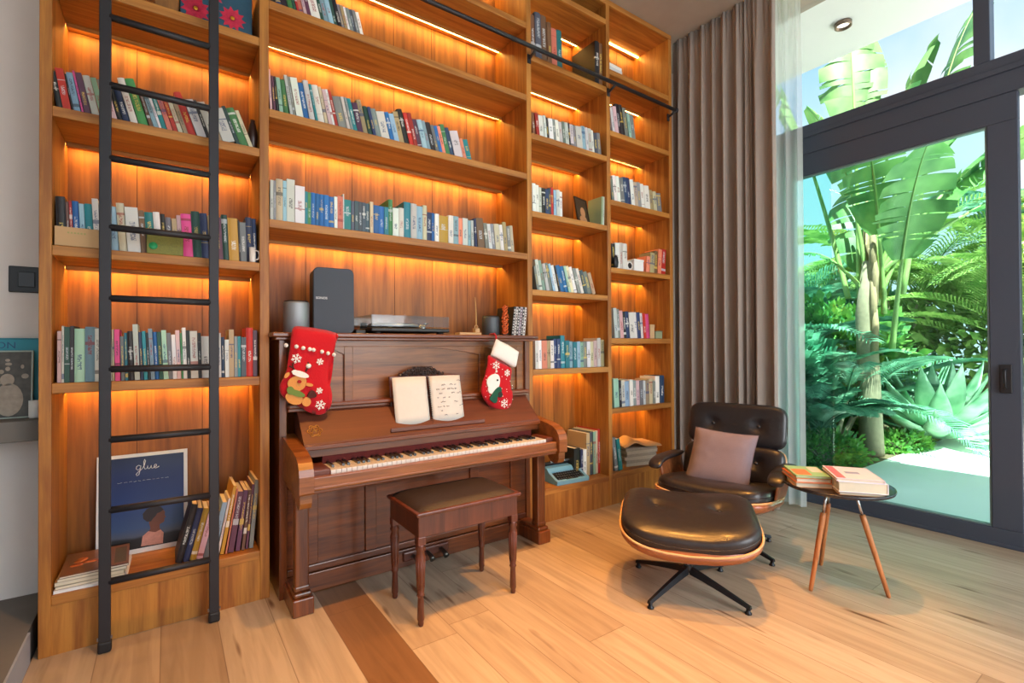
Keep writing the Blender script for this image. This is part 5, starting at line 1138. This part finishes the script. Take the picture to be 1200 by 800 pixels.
def star(parent, n, r, a0, hub_r, hub_z, z_end=0.03):
    for k in range(n):
        a = a0 + 2 * PI * k / n; c, s_ = math.cos(a), math.sin(a)
        mb = MB(); N_ = 8; vs = []; fs = []
        for i in range(N_ + 1):
            t = i / N_; rr_ = 0.02 + (r - 0.02) * t; wd_ = 0.026 - 0.010 * t; hh = 0.030 - 0.016 * t; zc = hub_z - (hub_z - z_end) * t ** 1.15
            for q, (dx, dz) in enumerate(((-1, -1), (1, -1), (0.55, 1), (-0.55, 1))): vs.append((c * rr_ - s_ * dx * wd_ / 2 * 1.4, s_ * rr_ + c * dx * wd_ / 2 * 1.4, zc + dz * hh / 2))
        for i in range(N_):
            for q in range(4): fs.append((i * 4 + q, i * 4 + (q + 1) % 4, i * 4 + 4 + (q + 1) % 4, i * 4 + 4 + q))
        fs.append((3, 2, 1, 0)); n_ = N_ * 4; fs.append((n_, n_ + 1, n_ + 2, n_ + 3)); mb.add(vs, fs, False)
        lg = mb.build('base_leg', M_alu, parent)
        MB().lathe([(0.015, 0), (0.016, 0.006), (0.010, 0.010), (0.009, z_end)], c * (r - 0.012), s_ * (r - 0.012), 14).build('glide', M_alu, lg)
OT_Z = 0.322
ot = thing('ottoman', 'black leather ottoman in a plywood shell on a four-legged base', 'ottoman', OTTO_LOC, OTTO_RZ)
pad(ot, 0.63, 0.52, 0.155, Matrix.Translation((0, 0.0, OT_Z)) @ Matrix.Rotation(R(9), 4, 'X'), [(-0.15, 0.03), (0.15, 0.03)], 0.45, e2=0.52, so=0.012, sd=0.75)
MB().lathe([(0.022, 0.085), (0.026, 0.10), (0.018, 0.125), (0.016, 0.24), (0.05, 0.25), (0.05, 0.262)], 0, 0, 20).build('column', M_alu, ot)
MB().lathe([(0.021, 0.118), (0.023, 0.135), (0.0175, 0.15)], 0, 0, 20).build('chrome_collar', M_chrome, ot)
star(ot, 4, 0.315, R(OTTO_STAR), 0.03, 0.095)
lc = thing('lounge_chair', 'black leather lounge chair with plywood shells facing the ottoman by the curtain', 'armchair', CHAIR_LOC, CHAIR_RZ)
T_ = Matrix.Translation; RX = lambda a: Matrix.Rotation(R(a), 4, 'X')
pad(lc, 0.61, 0.56, 0.15, T_((0, -0.07, 0.335)) @ RX(-9), [(-0.13, 0.0), (0.13, 0.0)], 0.32, sd=0.8)
pad(lc, 0.60, 0.26, 0.11, T_((0, 0.235, 0.445)) @ RX(68), [(-0.14, 0.02), (0.14, 0.02)], 0.30, so=0.004)
pad(lc, 0.60, 0.285, 0.11, T_((0, 0.325, 0.685)) @ RX(74), [(-0.14, 0.0), (0.14, 0.0)], 0.22, so=-0.004)
for s_ in (-1, 1):
    MB().bev(s_ * 0.16 - 0.016, s_ * 0.16 + 0.016, -0.01, 0.01, -0.28, 0.12, 0.004, T_((0, 0.375, 0.60)) @ RX(-20)).build('back_brace', M_alu, lc)
    # arm: leather pad curling down at the front, on a curved plywood flank
    path = [(0.22, 0.495), (0.12, 0.502), (0.0, 0.508), (-0.10, 0.512), (-0.18, 0.506), (-0.225, 0.488), (-0.238, 0.462)]
    am = MB(); vs = []; fs = []; ns = 12
    for i, (y, z) in enumerate(path):
        p0 = path[max(0, i - 1)]; p1 = path[min(len(path) - 1, i + 1)]; d = Vector((p1[0] - p0[0], p1[1] - p0[1])).normalized(); nrm = Vector((-d.y, d.x)); 
        if nrm.y < 0: nrm = -nrm
        e_ = 0.75 if i in (0, len(path) - 1) else 1
        for k in range(ns):
            a = 2 * PI * k / ns; ux = 0.044 * spow(math.cos(a), 0.6) * e_; uz = 0.016 * spow(math.sin(a), 0.7) * e_
            vs.append((s_ * 0.332 + ux, y + nrm.x * uz, z + nrm.y * uz))
    for i in range(len(path) - 1):
        for k in range(ns): fs.append((i * ns + k, i * ns + (k + 1) % ns, (i + 1) * ns + (k + 1) % ns, (i + 1) * ns + k))
    fs.append(tuple(range(ns))[::-1]); n_ = (len(path) - 1) * ns; fs.append(tuple(range(n_, n_ + ns)))
    a_ = am.add(vs, fs, True).build('armrest', M_hide, lc); md_ = a_.modifiers.new('s', 'SUBSURF'); md_.levels = 1; md_.render_levels = 2
    fl_ = MB().grid(10, 8, lambda u, v, s_=s_: (s_ * (0.305 + 0.028 * math.sin(PI * v * 0.5)), -0.15 + 0.36 * u, 0.31 + 0.185 * v))
    o = fl_.build('arm_flank', M_ply, lc); so = o.modifiers.new('t', 'SOLIDIFY'); so.thickness = 0.010
MB().lathe([(0.028, 0.08), (0.030, 0.11), (0.022, 0.13), (0.020, 0.22), (0.09, 0.245), (0.09, 0.258)], 0, 0, 20).build('column', M_alu, lc)
star(lc, 5, 0.325, R(CHAIR_STAR), 0.034, 0.09)
cu = thing('cushion', 'square mauve grey linen cushion resting in the lounge chair', 'cushion', CHAIR_LOC, CHAIR_RZ)
def cf(x, y, z):
    q = 1 - 0.05 * (abs(x / 0.19) ** 2) * (1 - abs(y / 0.19)) - 0.0
    return (x * (1 + 0.07 * (abs(y) / 0.19) ** 2), y * (1 + 0.07 * (abs(x) / 0.19) ** 2), z + 0.004 * noise.noise(Vector((x * 14, y * 14, 2))))
cm = MB()
def cush(u, v, s_):
    x = (u * 2 - 1); y = (v * 2 - 1); h = max(0, (1 - x ** 4) * (1 - y ** 4)) ** 0.6 * 0.062
    px = 0.185 * x * (1 - 0.06 * (1 - y * y)); py = 0.185 * y * (1 - 0.06 * (1 - x * x))
    return CM @ Vector((px, py, s_ * h + 0.003 * noise.noise(Vector((x * 4, y * 4, s_)))))
CM = T_((-0.01, -0.005, 0.520)) @ Matrix.Rotation(R(3), 4, 'Y') @ RX(60)
cm.grid(25, 25, lambda u, v: cush(u, v, 1)); cm.grid(25, 25, lambda u, v: cush(u, v, -1))
cm.build('cushion_cover', plain('mauve_linen', (126, 112, 120), 0.95, bump=0.5, bscale=260, var=0.12), cu)
MB().tube([cush(min(1, max(0, t_[0])), min(1, max(0, t_[1])), 0) for t_ in [(k / 12, 0) for k in range(12)] + [(1, k / 12) for k in range(12)] + [(1 - k / 12, 1) for k in range(12)] + [(0, 1 - k / 12) for k in range(13)]], 0.003, 6).build('seam_piping', plain('mauve_piping', (116, 100, 110), 0.9), cu)

# ------------------------------------------------------------------ side table with books
TX, TY = 2.785, 1.090
tb = thing('side_table', 'small round black side table on three tapered wooden legs by the glass door', 'table', (TX, TY, 0))
MB().lathe([(0.0, 0.484), (0.215, 0.484), (0.238, 0.490), (0.243, 0.502), (0.240, 0.508), (0.234, 0.500), (0.225, 0.497), (0.0, 0.497)], 0, 0, 64).build('tray_top', plain('black_lacquer', (36, 35, 42), 0.25, coat=0.4), tb)
for x, y in ((2.592, 1.135), (2.941, 1.234), (2.823, 0.886)):
    dx, dy = x - TX, y - TY; tx, ty = dx * 0.36, dy * 0.36
    pt = lambda t: (tx + (dx - tx) * (1 - t), ty + (dy - ty) * (1 - t), 0.484 * t)
    l_ = MB().tube([pt(0), pt(0.02), pt(0.72), pt(0.765)], [0.008, 0.010, 0.0135, 0.0125], 14).build('leg', wood('copper_oak_leg', (158, 92, 46), (196, 126, 74), 'z', 0.4), tb) if x == 2.592 else MB().tube([pt(0), pt(0.02), pt(0.72), pt(0.765)], [0.008, 0.010, 0.0135, 0.0125], 14).build('leg', MATS['copper_oak_leg'], tb)
    MB().tube([pt(0.76), pt(1.0)], [0.0065, 0.0065], 10).build('steel_rod', M_chrome, l_)
def tbook(cx, cy, z, w, d, h, rz, cover, label, top=None):
    t = thing('hardback_book', label, 'book', (cx, cy, z), rz, 'books stacked on the side table')
    MB().box(-w / 2 + .004, w / 2 - .003, -d / 2 + .004, d / 2 - .004, 0.003, h - 0.003).build('pages', M_paper, t)
    cm_ = plain('table_book_' + label[:22].replace(' ', '_'), cover, 0.4)
    MB().box(-w / 2, w / 2, -d / 2, d / 2, 0, 0.003).box(-w / 2, w / 2, -d / 2, d / 2, h - 0.003, h).bev(w / 2 - 0.003, w / 2 + 0.001, -d / 2, d / 2, 0, h, 0.001).build('cover', cm_, t)
    if top:
        for (x0, x1, y0, y1, c, nm_) in top: MB().box(x0, x1, y0, y1, h, h + 0.0006).build(nm_, plain(nm_ + label[:8].replace(' ', '_'), c, 0.5), t)
    return t
ra = R(-62)
zt = 0.498
tbook(2.715, 1.205, zt, 0.165, 0.225, 0.024, R(-48), (206, 160, 120), 'tan hardback at the bottom of the left stack, side table')
tbook(2.712, 1.207, zt + .0245, 0.160, 0.215, 0.022, R(-46), (214, 112, 60), 'orange hardback under the green one, left stack on the side table')
tbook(2.717, 1.203, zt + .047, 0.158, 0.215, 0.012, R(-50), (150, 190, 130), 'green and orange covered book topmost of the left stack', [(-0.07, 0.0, -0.09, 0.03, (226, 122, 64), 'cover_panel'), (0.02, 0.07, -0.02, 0.09, (232, 210, 196), 'cover_note')])
tbook(2.770, 1.015, zt, 0.19, 0.255, 0.014, R(-52), (196, 150, 110), 'thin tan book at the bottom of the right stack on the side table')
tbook(2.772, 1.012, zt + .0145, 0.20, 0.265, 0.050, R(-53), (236, 234, 242), 'thick white hardback in the middle of the right stack')
tbook(2.768, 1.016, zt + .065, 0.195, 0.26, 0.014, R(-55), (232, 214, 224), 'pink and white picture book topmost of the right stack', [(-0.09, -0.055, -0.12, 0.12, (206, 104, 116), 'cover_panel'), (-0.03, 0.03, -0.02, 0.02, (150, 150, 176), 'cover_title')])

# ------------------------------------------------------------------ curtains
def curtain(name, label, y0, y1, x0, folds, amp, mat, nz=30, z0=0.015, z1=3.889, thick=0.004, seed=1, gather=True):
    L_ = abs(y1 - y0); n = int(folds * 30)
    def f(u, v):
        z = z0 + (z1 - z0) * v; y = y0 + (y1 - y0) * u
        ph = 2 * PI * folds * u + 0.5 * math.sin(3 * u * PI + seed)
        w_ = amp * (0.75 + 0.35 * noise.noise(Vector((u * folds * 0.7, v * 1.2, seed)))) * (1.05 - 0.35 * v - 0.40 * min(1, max(0, (v - 0.86) / 0.12)))
        x = x0 + w_ * math.sin(ph + 0.5 * noise.noise(Vector((u * 3, v * 1.3, seed * 3)))) 
        if gather:
            g_ = min(1, max(0, (v - 0.86) / 0.10)); x += 0.009 * g_ * math.sin(ph * 3.1)
        y += 0.35 * amp * math.cos(ph) * (0.8 - 0.3 * v)
        return (x, y, z)
    mb = MB().grid(n, nz, f); o = mb.build(name, mat); tag(o, label, 'curtain')
    if thick: so = o.modifiers.new('t', 'SOLIDIFY'); so.thickness = thick
    return o
curtain('curtain', 'heavy taupe floor-length curtain bunched beside the bookcase', 2.70, 2.00, 3.665, 6.6, 0.050, M_curtain, seed=1)
curtain('curtain', 'narrower taupe curtain panel hanging in front of the sheer curtain', 2.03, 1.80, 3.665, 1.9, 0.042, M_curtain, seed=5)
curtain('sheer_curtain', 'translucent white sheer curtain gathered at the left edge of the glass door', 2.02, 1.715, 3.86, 4.2, 0.030, M_sheer, thick=0, seed=9)

# ------------------------------------------------------------------ outside: paving, bed, planting
ZG = -0.03
M_pave = plain('white_paving', (238, 236, 230), 0.85, bump=0.15, bscale=3, var=0.05)
struct(MB().box(XG + 0.13, 9.6, -6.0, 2.02, ZG - 0.2, ZG), 'trim_5', M_pave)
tag(MB().box(XG + 0.13, 22, 2.02, 16, ZG - 0.2, ZG - 0.004).box(9.6, 22, -10, 2.02, ZG - 0.2, ZG - 0.004).build('planting_soil', plain('brown_soil', (104, 88, 62), 0.95, bump=0.6, bscale=20, var=0.4)), kind='structure')
dr = thing('drain_grate', 'long grey slotted drain grate in the paving outside the glass door', 'drain', (4.33, -0.5, ZG))
d_ = MB().box(4.225, 4.235, -3.0, 2.0, ZG, ZG + 0.012).box(4.425, 4.435, -3.0, 2.0, ZG, ZG + 0.012)
k = -3.0
while k < 2.0: d_.box(4.235, 4.425, k, k + 0.012, ZG, ZG + 0.012); k += 0.030
for x in (4.28, 4.33, 4.38): d_.box(x - 0.003, x + 0.003, -3.0, 2.0, ZG, ZG + 0.0125)
d_.build('grating', plain('galvanised_steel', (140, 150, 158), 0.4, metal=0.6), dr, True)
MB().box(4.236, 4.424, -3.0, 2.0, ZG + 0.0004, ZG + 0.001).build('channel_floor', plain('dark_channel', (50, 56, 60), 0.8), dr, True)
L_palm = leafmat('palm_leaf_bright', (110, 158, 70), (186, 208, 122), 0.45)
L_palm2 = leafmat('palm_leaf_deep', (70, 136, 104), (146, 196, 164), 0.42)
L_bop = leafmat('banana_leaf', (62, 116, 60), (126, 172, 98), 0.3, 3)
L_agave = leafmat('agave_leaf', (112, 172, 130), (196, 226, 196), 0.15, 4, 0.5)
L_shrub = leafmat('shrub_leaf', (54, 124, 62), (136, 186, 84), 0.35, 5)
L_dry = plain('dry_sheath', (168, 142, 110), 0.9, bump=0.5, bscale=30, var=0.3)
M_trunk = plain('palm_trunk', (150, 136, 112), 0.9, bump=0.8, bscale=25, var=0.3)
rg = random.Random(21)
def frond(mb, base, az, elev, length, droop, nl=34, lw=0.022, ll=0.38, vee=0.5):
    """feather leaf: a curved rib with two rows of folded leaflets"""
    pts = []; p = Vector(base); n = 16
    for i in range(n + 1):
        t = i / n; e_ = elev - droop * t ** 1.3
        d = Vector((math.cos(az) * math.cos(e_), math.sin(az) * math.cos(e_), math.sin(e_)))
        pts.append(p.copy()); p += d * length / n
    mb.tube(pts, [0.012 * (1 - 0.85 * i / n) for i in range(n + 1)], 5)
    side = Vector((-math.sin(az), math.cos(az), 0))
    for i in range(nl):
        t = 0.16 + 0.84 * (i + 0.5) / nl; k = min(n - 1, int(t * n)); q = pts[k].lerp(pts[k + 1], t * n - k); tn = (pts[k + 1] - pts[k]).normalized()
        upv = side.cross(tn).normalized(); upv = upv if upv.z > 0 else -upv
        L2 = ll * (math.sin(PI * min(1, t * 0.92 + 0.06)) ** 0.6) * rg.uniform(0.88, 1.08)
        for s_ in (-1, 1):
            d = (side * s_ * 0.8 + tn * 0.62 + upv * vee * 0.5).normalized(); w2 = lw * 0.5
            wv = tn.cross(d).cross(d).normalized() * -1
            mid = q + d * L2 * 0.5 + Vector((0, 0, 0.01)); tip = q + d * L2 + Vector((0, 0, -L2 * 0.22))
            mb.add([q - wv * w2 * .4, q + wv * w2 * .4, mid + wv * w2, tip, mid - wv * w2], [(0, 1, 2, 3, 4)], False)
def palm(name, label, x, y, n, zc, length, elev=(0.5, 1.3), mat=None, trunks=1, ll=0.38, droop=(0.9, 1.6), nl=34, lw=0.022, azs=None, group='garden palms outside the glass'):
    t = thing(name, label, 'palm', (x, y, ZG), 0, group)
    tr = MB(); fr = MB()
    for q in range(trunks):
        ox, oy = (0, 0) if trunks == 1 else (rg.uniform(-.28, .28), rg.uniform(-.28, .28)); hz = zc * rg.uniform(0.75, 1.1) if trunks > 1 else zc
        r_ = 0.03 if trunks > 1 else 0.07
        pts = [Vector((ox * (0.4 + 0.6 * k / 6), oy * (0.4 + 0.6 * k / 6), hz * k / 6)) for k in range(7)]
        if hz > 0.05: tr.tube(pts, [r_ * (1.1 - 0.3 * k / 6) for k in range(7)], 9)
        m_ = max(3, n // trunks)
        for k in range(m_):
            az = (2 * PI * k / m_ + rg.uniform(-.3, .3)) if azs is None else azs[k % len(azs)] + rg.uniform(-.12, .12)
            frond(fr, pts[-1], az, rg.uniform(*elev), length * rg.uniform(.8, 1.1), rg.uniform(*droop), nl, lw, ll)
    if tr.v: tr.build('stem', M_trunk, t)
    fr.build('fronds', mat or L_palm, t, fix=False)
    return t
def blade(mb, base, az, elev, petiole, length, width, bend, tears=10, roll=0.0):
    """one big banana-like leaf: stalk, midrib and two torn halves"""
    p = Vector(base); pts = []; n = 10
    for i in range(n + 1):
        e_ = elev - 0.15 * bend * i / n; d = Vector((math.cos(az) * math.cos(e_), math.sin(az) * math.cos(e_), math.sin(e_))); pts.append(p.copy()); p += d * petiole / n
    mb.mat(1).tube(pts, [0.032 - 0.016 * i / n for i in range(n + 1)], 7)
    rib = [pts[-1]]; m_ = 24
    for i in range(m_):
        e_ = elev - 0.15 * bend - bend * (i / m_) ** 1.4; d = Vector((math.cos(az) * math.cos(e_), math.sin(az) * math.cos(e_), math.sin(e_))); rib.append(rib[-1] + d * length / m_)
    mb.tube(rib, [0.015 * (1 - 0.9 * i / m_) + 0.001 for i in range(m_ + 1)], 6); mb.mat(0)
    side0 = Vector((-math.sin(az), math.cos(az), 0))
    tears_at = sorted(rg.sample(range(2, m_ - 1), tears))
    for s_ in (-1, 1):
        sag = 0.0; seg_start = 0
        cuts = [0] + [max(1, min(m_ - 1, t_ + rg.randint(-1, 1))) for t_ in tears_at] + [m_]
        cuts = sorted(set(cuts))
        for a, b_ in zip(cuts[:-1], cuts[1:]):
            sg = rg.uniform(-0.12, 0.30); vs = []; fs = []; K = 4
            for i in range(a, b_ + 1):
                tn = (rib[min(m_, i + 1)] - rib[max(0, i - 1)]).normalized(); sd = (Matrix.Rotation(roll, 3, tn) @ side0).normalized(); upn = sd.cross(tn); upn = upn if upn.z > 0 else -upn
                wd_ = width * 0.5 * (math.sin(PI * (0.04 + 0.93 * i / m_)) ** 0.55)
                shrink = 0.0 if i in (a, b_) else 1
                for k in range(K + 1):
                    q = k / K; vs.append(rib[i] + sd * s_ * wd_ * q * 0.96 + upn * (0.22 * wd_ * q - (0.35 + sg) * wd_ * q * q) + tn * (0.06 * q * wd_ + (0.10 * q * wd_ * (-1 if i == b_ and b_ != m_ else 0))))
            c_ = K + 1
            for i in range(b_ - a):
                for k in range(K): fs.append((i * c_ + k, i * c_ + k + 1, (i + 1) * c_ + k + 1, (i + 1) * c_ + k))
            mb.add(vs, fs, True)
# bird-of-paradise tree with tall stalks
bp = thing('bird_of_paradise_tree', 'tall banana-like tree with huge torn leaves rising outside the glass door', 'tree', (6.55, 2.20, ZG))
tr = MB(); tr.tube([(0, 0, 0), (0.03, 0.03, 0.8), (-0.02, 0.04, 1.6), (0.0, 0.0, 2.2)], [0.12, 0.11, 0.10, 0.07], 12)
tr.build('trunk', M_trunk, bp)
sh_ = MB(); 
for k in range(9):
    a = 0.66 + PI * (k % 2) + rg.uniform(-.3, .3); z = 1.0 + 0.14 * k
    sh_.tube([(0.05 * math.cos(a), 0.05 * math.sin(a), z), (0.10 * math.cos(a), 0.10 * math.sin(a), z + 0.35), (0.06 * math.cos(a), 0.06 * math.sin(a), z + 0.8)], [0.05, 0.035, 0.015], 7)
sh_.build('leaf_sheaths', L_dry, bp)
bl = MB(); fan = 2.10   # fan plane, across the view
for k, (tilt, pet, ln, wd_, bd) in enumerate([(1.50, 1.5, 1.45, 0.62, 0.5), (1.25, 1.5, 1.4, 0.60, 0.8), (1.05, 1.2, 1.3, 0.55, 1.2), (0.75, 1.1, 1.2, 0.5, 1.5), (1.35, 0.8, 1.3, 0.58, 0.9)]):
    blade(bl, (0, 0, 1.75 + 0.08 * k), fan - PI, tilt, pet, ln, wd_, bd, 9, rg.uniform(-.4, .4))
for k, (tilt, pet, ln, wd_, bd) in enumerate([(1.48, 1.2, 1.3, 0.6, 0.5), (1.0, 0.5, 0.5, 0.25, 1.2)]):
    blade(bl, (0, 0, 1.70 + 0.08 * k), fan, tilt, pet, ln, wd_, bd, 9, rg.uniform(-.4, .4))
blade(bl, (0.1, -0.1, 1.6), 3.3, 1.35, 0.9, 1.3, 0.6, 0.7, 9, 0.3); blade(bl, (0.04, -0.05, 1.7), -0.9, 1.25, 0.7, 1.3, 0.6, 0.9, 9, 0.3)
blade(bl, (0, 0.10, 1.8), 0.5, 1.50, 1.9, 1.9, 0.72, 0.25, 12, 0.2); blade(bl, (0.03, -0.12, 1.8), 0.9, 1.44, 2.0, 1.9, 0.70, 0.3, 12, -0.5); blade(bl, (0.0, 0.22, 1.8), 1.5, 1.36, 1.8, 1.7, 0.62, 0.4, 12, 0.5); blade(bl, (0.0, -0.3, 1.8), -0.7, 1.40, 2.0, 1.6, 0.6, 0.4, 12, -0.2); blade(bl, (0, -0.2, 1.2), 3.7, 1.25, 1.0, 1.2, 0.7, 0.6, 9, 0.2); blade(bl, (0.1, 0.0, 1.5), 0.6, 1.4, 0.6, 1.3, 0.75, 0.5, 8, 0.0)
bl.build('leaves', [L_bop, plain('leaf_stalk', (138, 168, 92), 0.5)], bp, fix=False)
palm('areca_palm', 'bright yellow-green feather palm right of the banana-like tree', 9.9, 1.75, 26, 1.3, 2.2, (0.5, 1.35), L_palm, 4, 0.42, nl=36)
palm('areca_palm', 'bright feather palm standing behind the agave', 10.0, 2.9, 24, 1.9, 2.2, (0.5, 1.35), L_palm, 4, 0.45, nl=36)
palm('areca_palm', 'tall feather palm at the right edge of the glass door', 9.9, 0.5, 24, 2.1, 2.3, (0.4, 1.3), L_palm, 4, 0.45, nl=36)
palm('areca_palm', 'feather palm with deep green fronds low behind the thick trunk', 7.3, 2.9, 18, 0.35, 1.7, (0.4, 1.2), L_palm2, 3, 0.38, nl=36)
palm('feather_palm', 'deep green feather palm against the sky at the left of the door', 8.6, 4.15, 15, 1.5, 1.6, (0.3, 1.3), L_palm2, 1, 0.50, nl=30, lw=0.03)
palm('feather_palm', 'feather palm half hidden by the sheer curtain', 6.9, 3.5, 14, 0.9, 1.6, (0.3, 1.2), L_palm2, 1, 0.48, nl=30, lw=0.03)
palm('feather_palm', 'far pale feather palm at the back of the garden', 11.2, 3.6, 15, 2.6, 2.1, (0.2, 1.2), L_palm, 1, 0.55, nl=30, lw=0.035)
palm('feather_palm', 'far palm with tall crown at the right back of the garden', 11.0, 1.3, 16, 2.9, 2.2, (0.2, 1.2), L_palm2, 1, 0.55, nl=30, lw=0.035)
palm('cycad', 'low cycad with stiff arching fronds over the edge of the paving', 5.95, 2.48, 12, 0.30, 0.95, (0.45, 1.0), L_palm2, 1, 0.24, (0.9, 1.3), 30, 0.028, azs=[-1.2, -1.7, -0.7, 3.6, 4.2, -2.3, -0.2, 0.6, 1.6, 2.4])
palm('areca_palm', 'low feather palm with fine fronds arching before the thick banana-like trunk', 6.35, 2.62, 16, 0.6, 1.1, (0.5, 1.25), L_palm2, 3, 0.26, nl=34, lw=0.016)
# agave
ag = thing('agave', 'large blue-green agave rosette with broad pointed leaves beside the white path', 'agave', (8.0, 1.98, ZG))
am = MB()
for ring in range(4):
    nn = (11, 10, 8, 5)[ring]
    for k in range(nn):
        az = 2 * PI * (k + ring * .5) / nn + rg.uniform(-.1, .1); el = (0.28, 0.62, 0.95, 1.25)[ring]; L_ = (1.25, 1.25, 1.15, 1.0)[ring] * rg.uniform(.9, 1.05)
        def af(u, v, az=az, el=el, L_=L_):
            t = v; w_ = 0.085 * (0.55 + 1.0 * math.sin(PI * min(1, t * 0.9 + 0.12)) ) * (1 - t ** 5) ; q = u * 2 - 1
            e_ = el - 0.12 + 0.25 * t; r_ = L_ * t
            x = math.cos(e_) * r_; z = math.sin(e_) * r_ + 0.07 * abs(q) ** 2 * (1 - t) + 0.05
            return (x * math.cos(az) - q * w_ * math.sin(az), x * math.sin(az) + q * w_ * math.cos(az), z)
        am.grid(5, 12, af)
o = am.build('leaves', L_agave, ag, fix=False); so = o.modifiers.new('t', 'SOLIDIFY'); so.thickness = 0.012
def bush(label, x, y, z, rx, ry, rz_, n, size, mat, name='leafy_bush', cat='bush', group='bushes outside the glass'):
    t = thing(name, label, cat, (x, y, ZG), 0, group); mb = MB()
    st_ = MB()
    for k in range(6):
        a = 2 * PI * k / 6; st_.tube([(0, 0, 0), (rx * .2 * math.cos(a), ry * .2 * math.sin(a), z * .5), (rx * .45 * math.cos(a), ry * .45 * math.sin(a), z + rz_ * .3)], [0.02, 0.014, 0.006], 6)
    st_.build('stems', M_trunk, t)
    for k in range(n):
        u = Vector((rg.gauss(0, 1), rg.gauss(0, 1), rg.gauss(0, 1))).normalized() * rg.uniform(0.65, 1.0); lump = 1 + 0.25 * noise.noise(u * 2.2 + Vector((x, y, 0)))
        c = Vector((u.x * rx * lump, u.y * ry * lump, max(0.03, z + u.z * rz_ * lump)))
        d = (u + Vector((rg.uniform(-.7, .7), rg.uniform(-.7, .7), rg.uniform(-.3, .6)))).normalized(); s_ = size * rg.uniform(.6, 1.3)
        sd = d.cross(Vector((rg.uniform(-1, 1), rg.uniform(-1, 1), rg.uniform(-1, 1)))).normalized() * s_ * 0.32
        mb.add([c, c + d * s_ * .5 + sd, c + d * s_, c + d * s_ * .5 - sd], [(0, 1, 2, 3)], False)
    mb.build('foliage', mat, t, fix=False); return t
bush('small-leaved green groundcover at the corner of the planting bed by the door', 5.75, 2.35, 0.10, 0.55, 0.32, 0.22, 2600, 0.055, L_shrub, 'groundcover_plant', 'plant')
bush('low groundcover in front of the agave beside the white path', 7.3, 2.15, 0.05, 0.7, 0.25, 0.16, 1500, 0.055, L_shrub, 'groundcover_plant', 'plant')
bush('dense dark green bush behind the sheer curtain', 6.2, 3.3, 0.8, 0.7, 0.8, 0.8, 4200, 0.16, L_palm2)
bush('dense bush behind the thick banana-like trunk', 8.2, 3.4, 0.9, 0.9, 1.1, 1.0, 4200, 0.16, L_shrub)
bush('wide bush behind the agave at the back of the garden', 10.6, 2.0, 1.1, 0.9, 1.8, 1.3, 5200, 0.20, L_palm)
bush('tall background bush at the left back of the garden', 11.5, 5.0, 1.2, 1.2, 2.0, 1.5, 5200, 0.24, L_palm2)
bush('background bush at the right back of the garden', 12.0, 0.2, 1.5, 1.2, 1.8, 2.0, 5200, 0.24, L_shrub)
bush('far left bush behind the palms', 9.2, 6.5, 1.3, 1.4, 1.5, 1.5, 4200, 0.22, L_shrub)
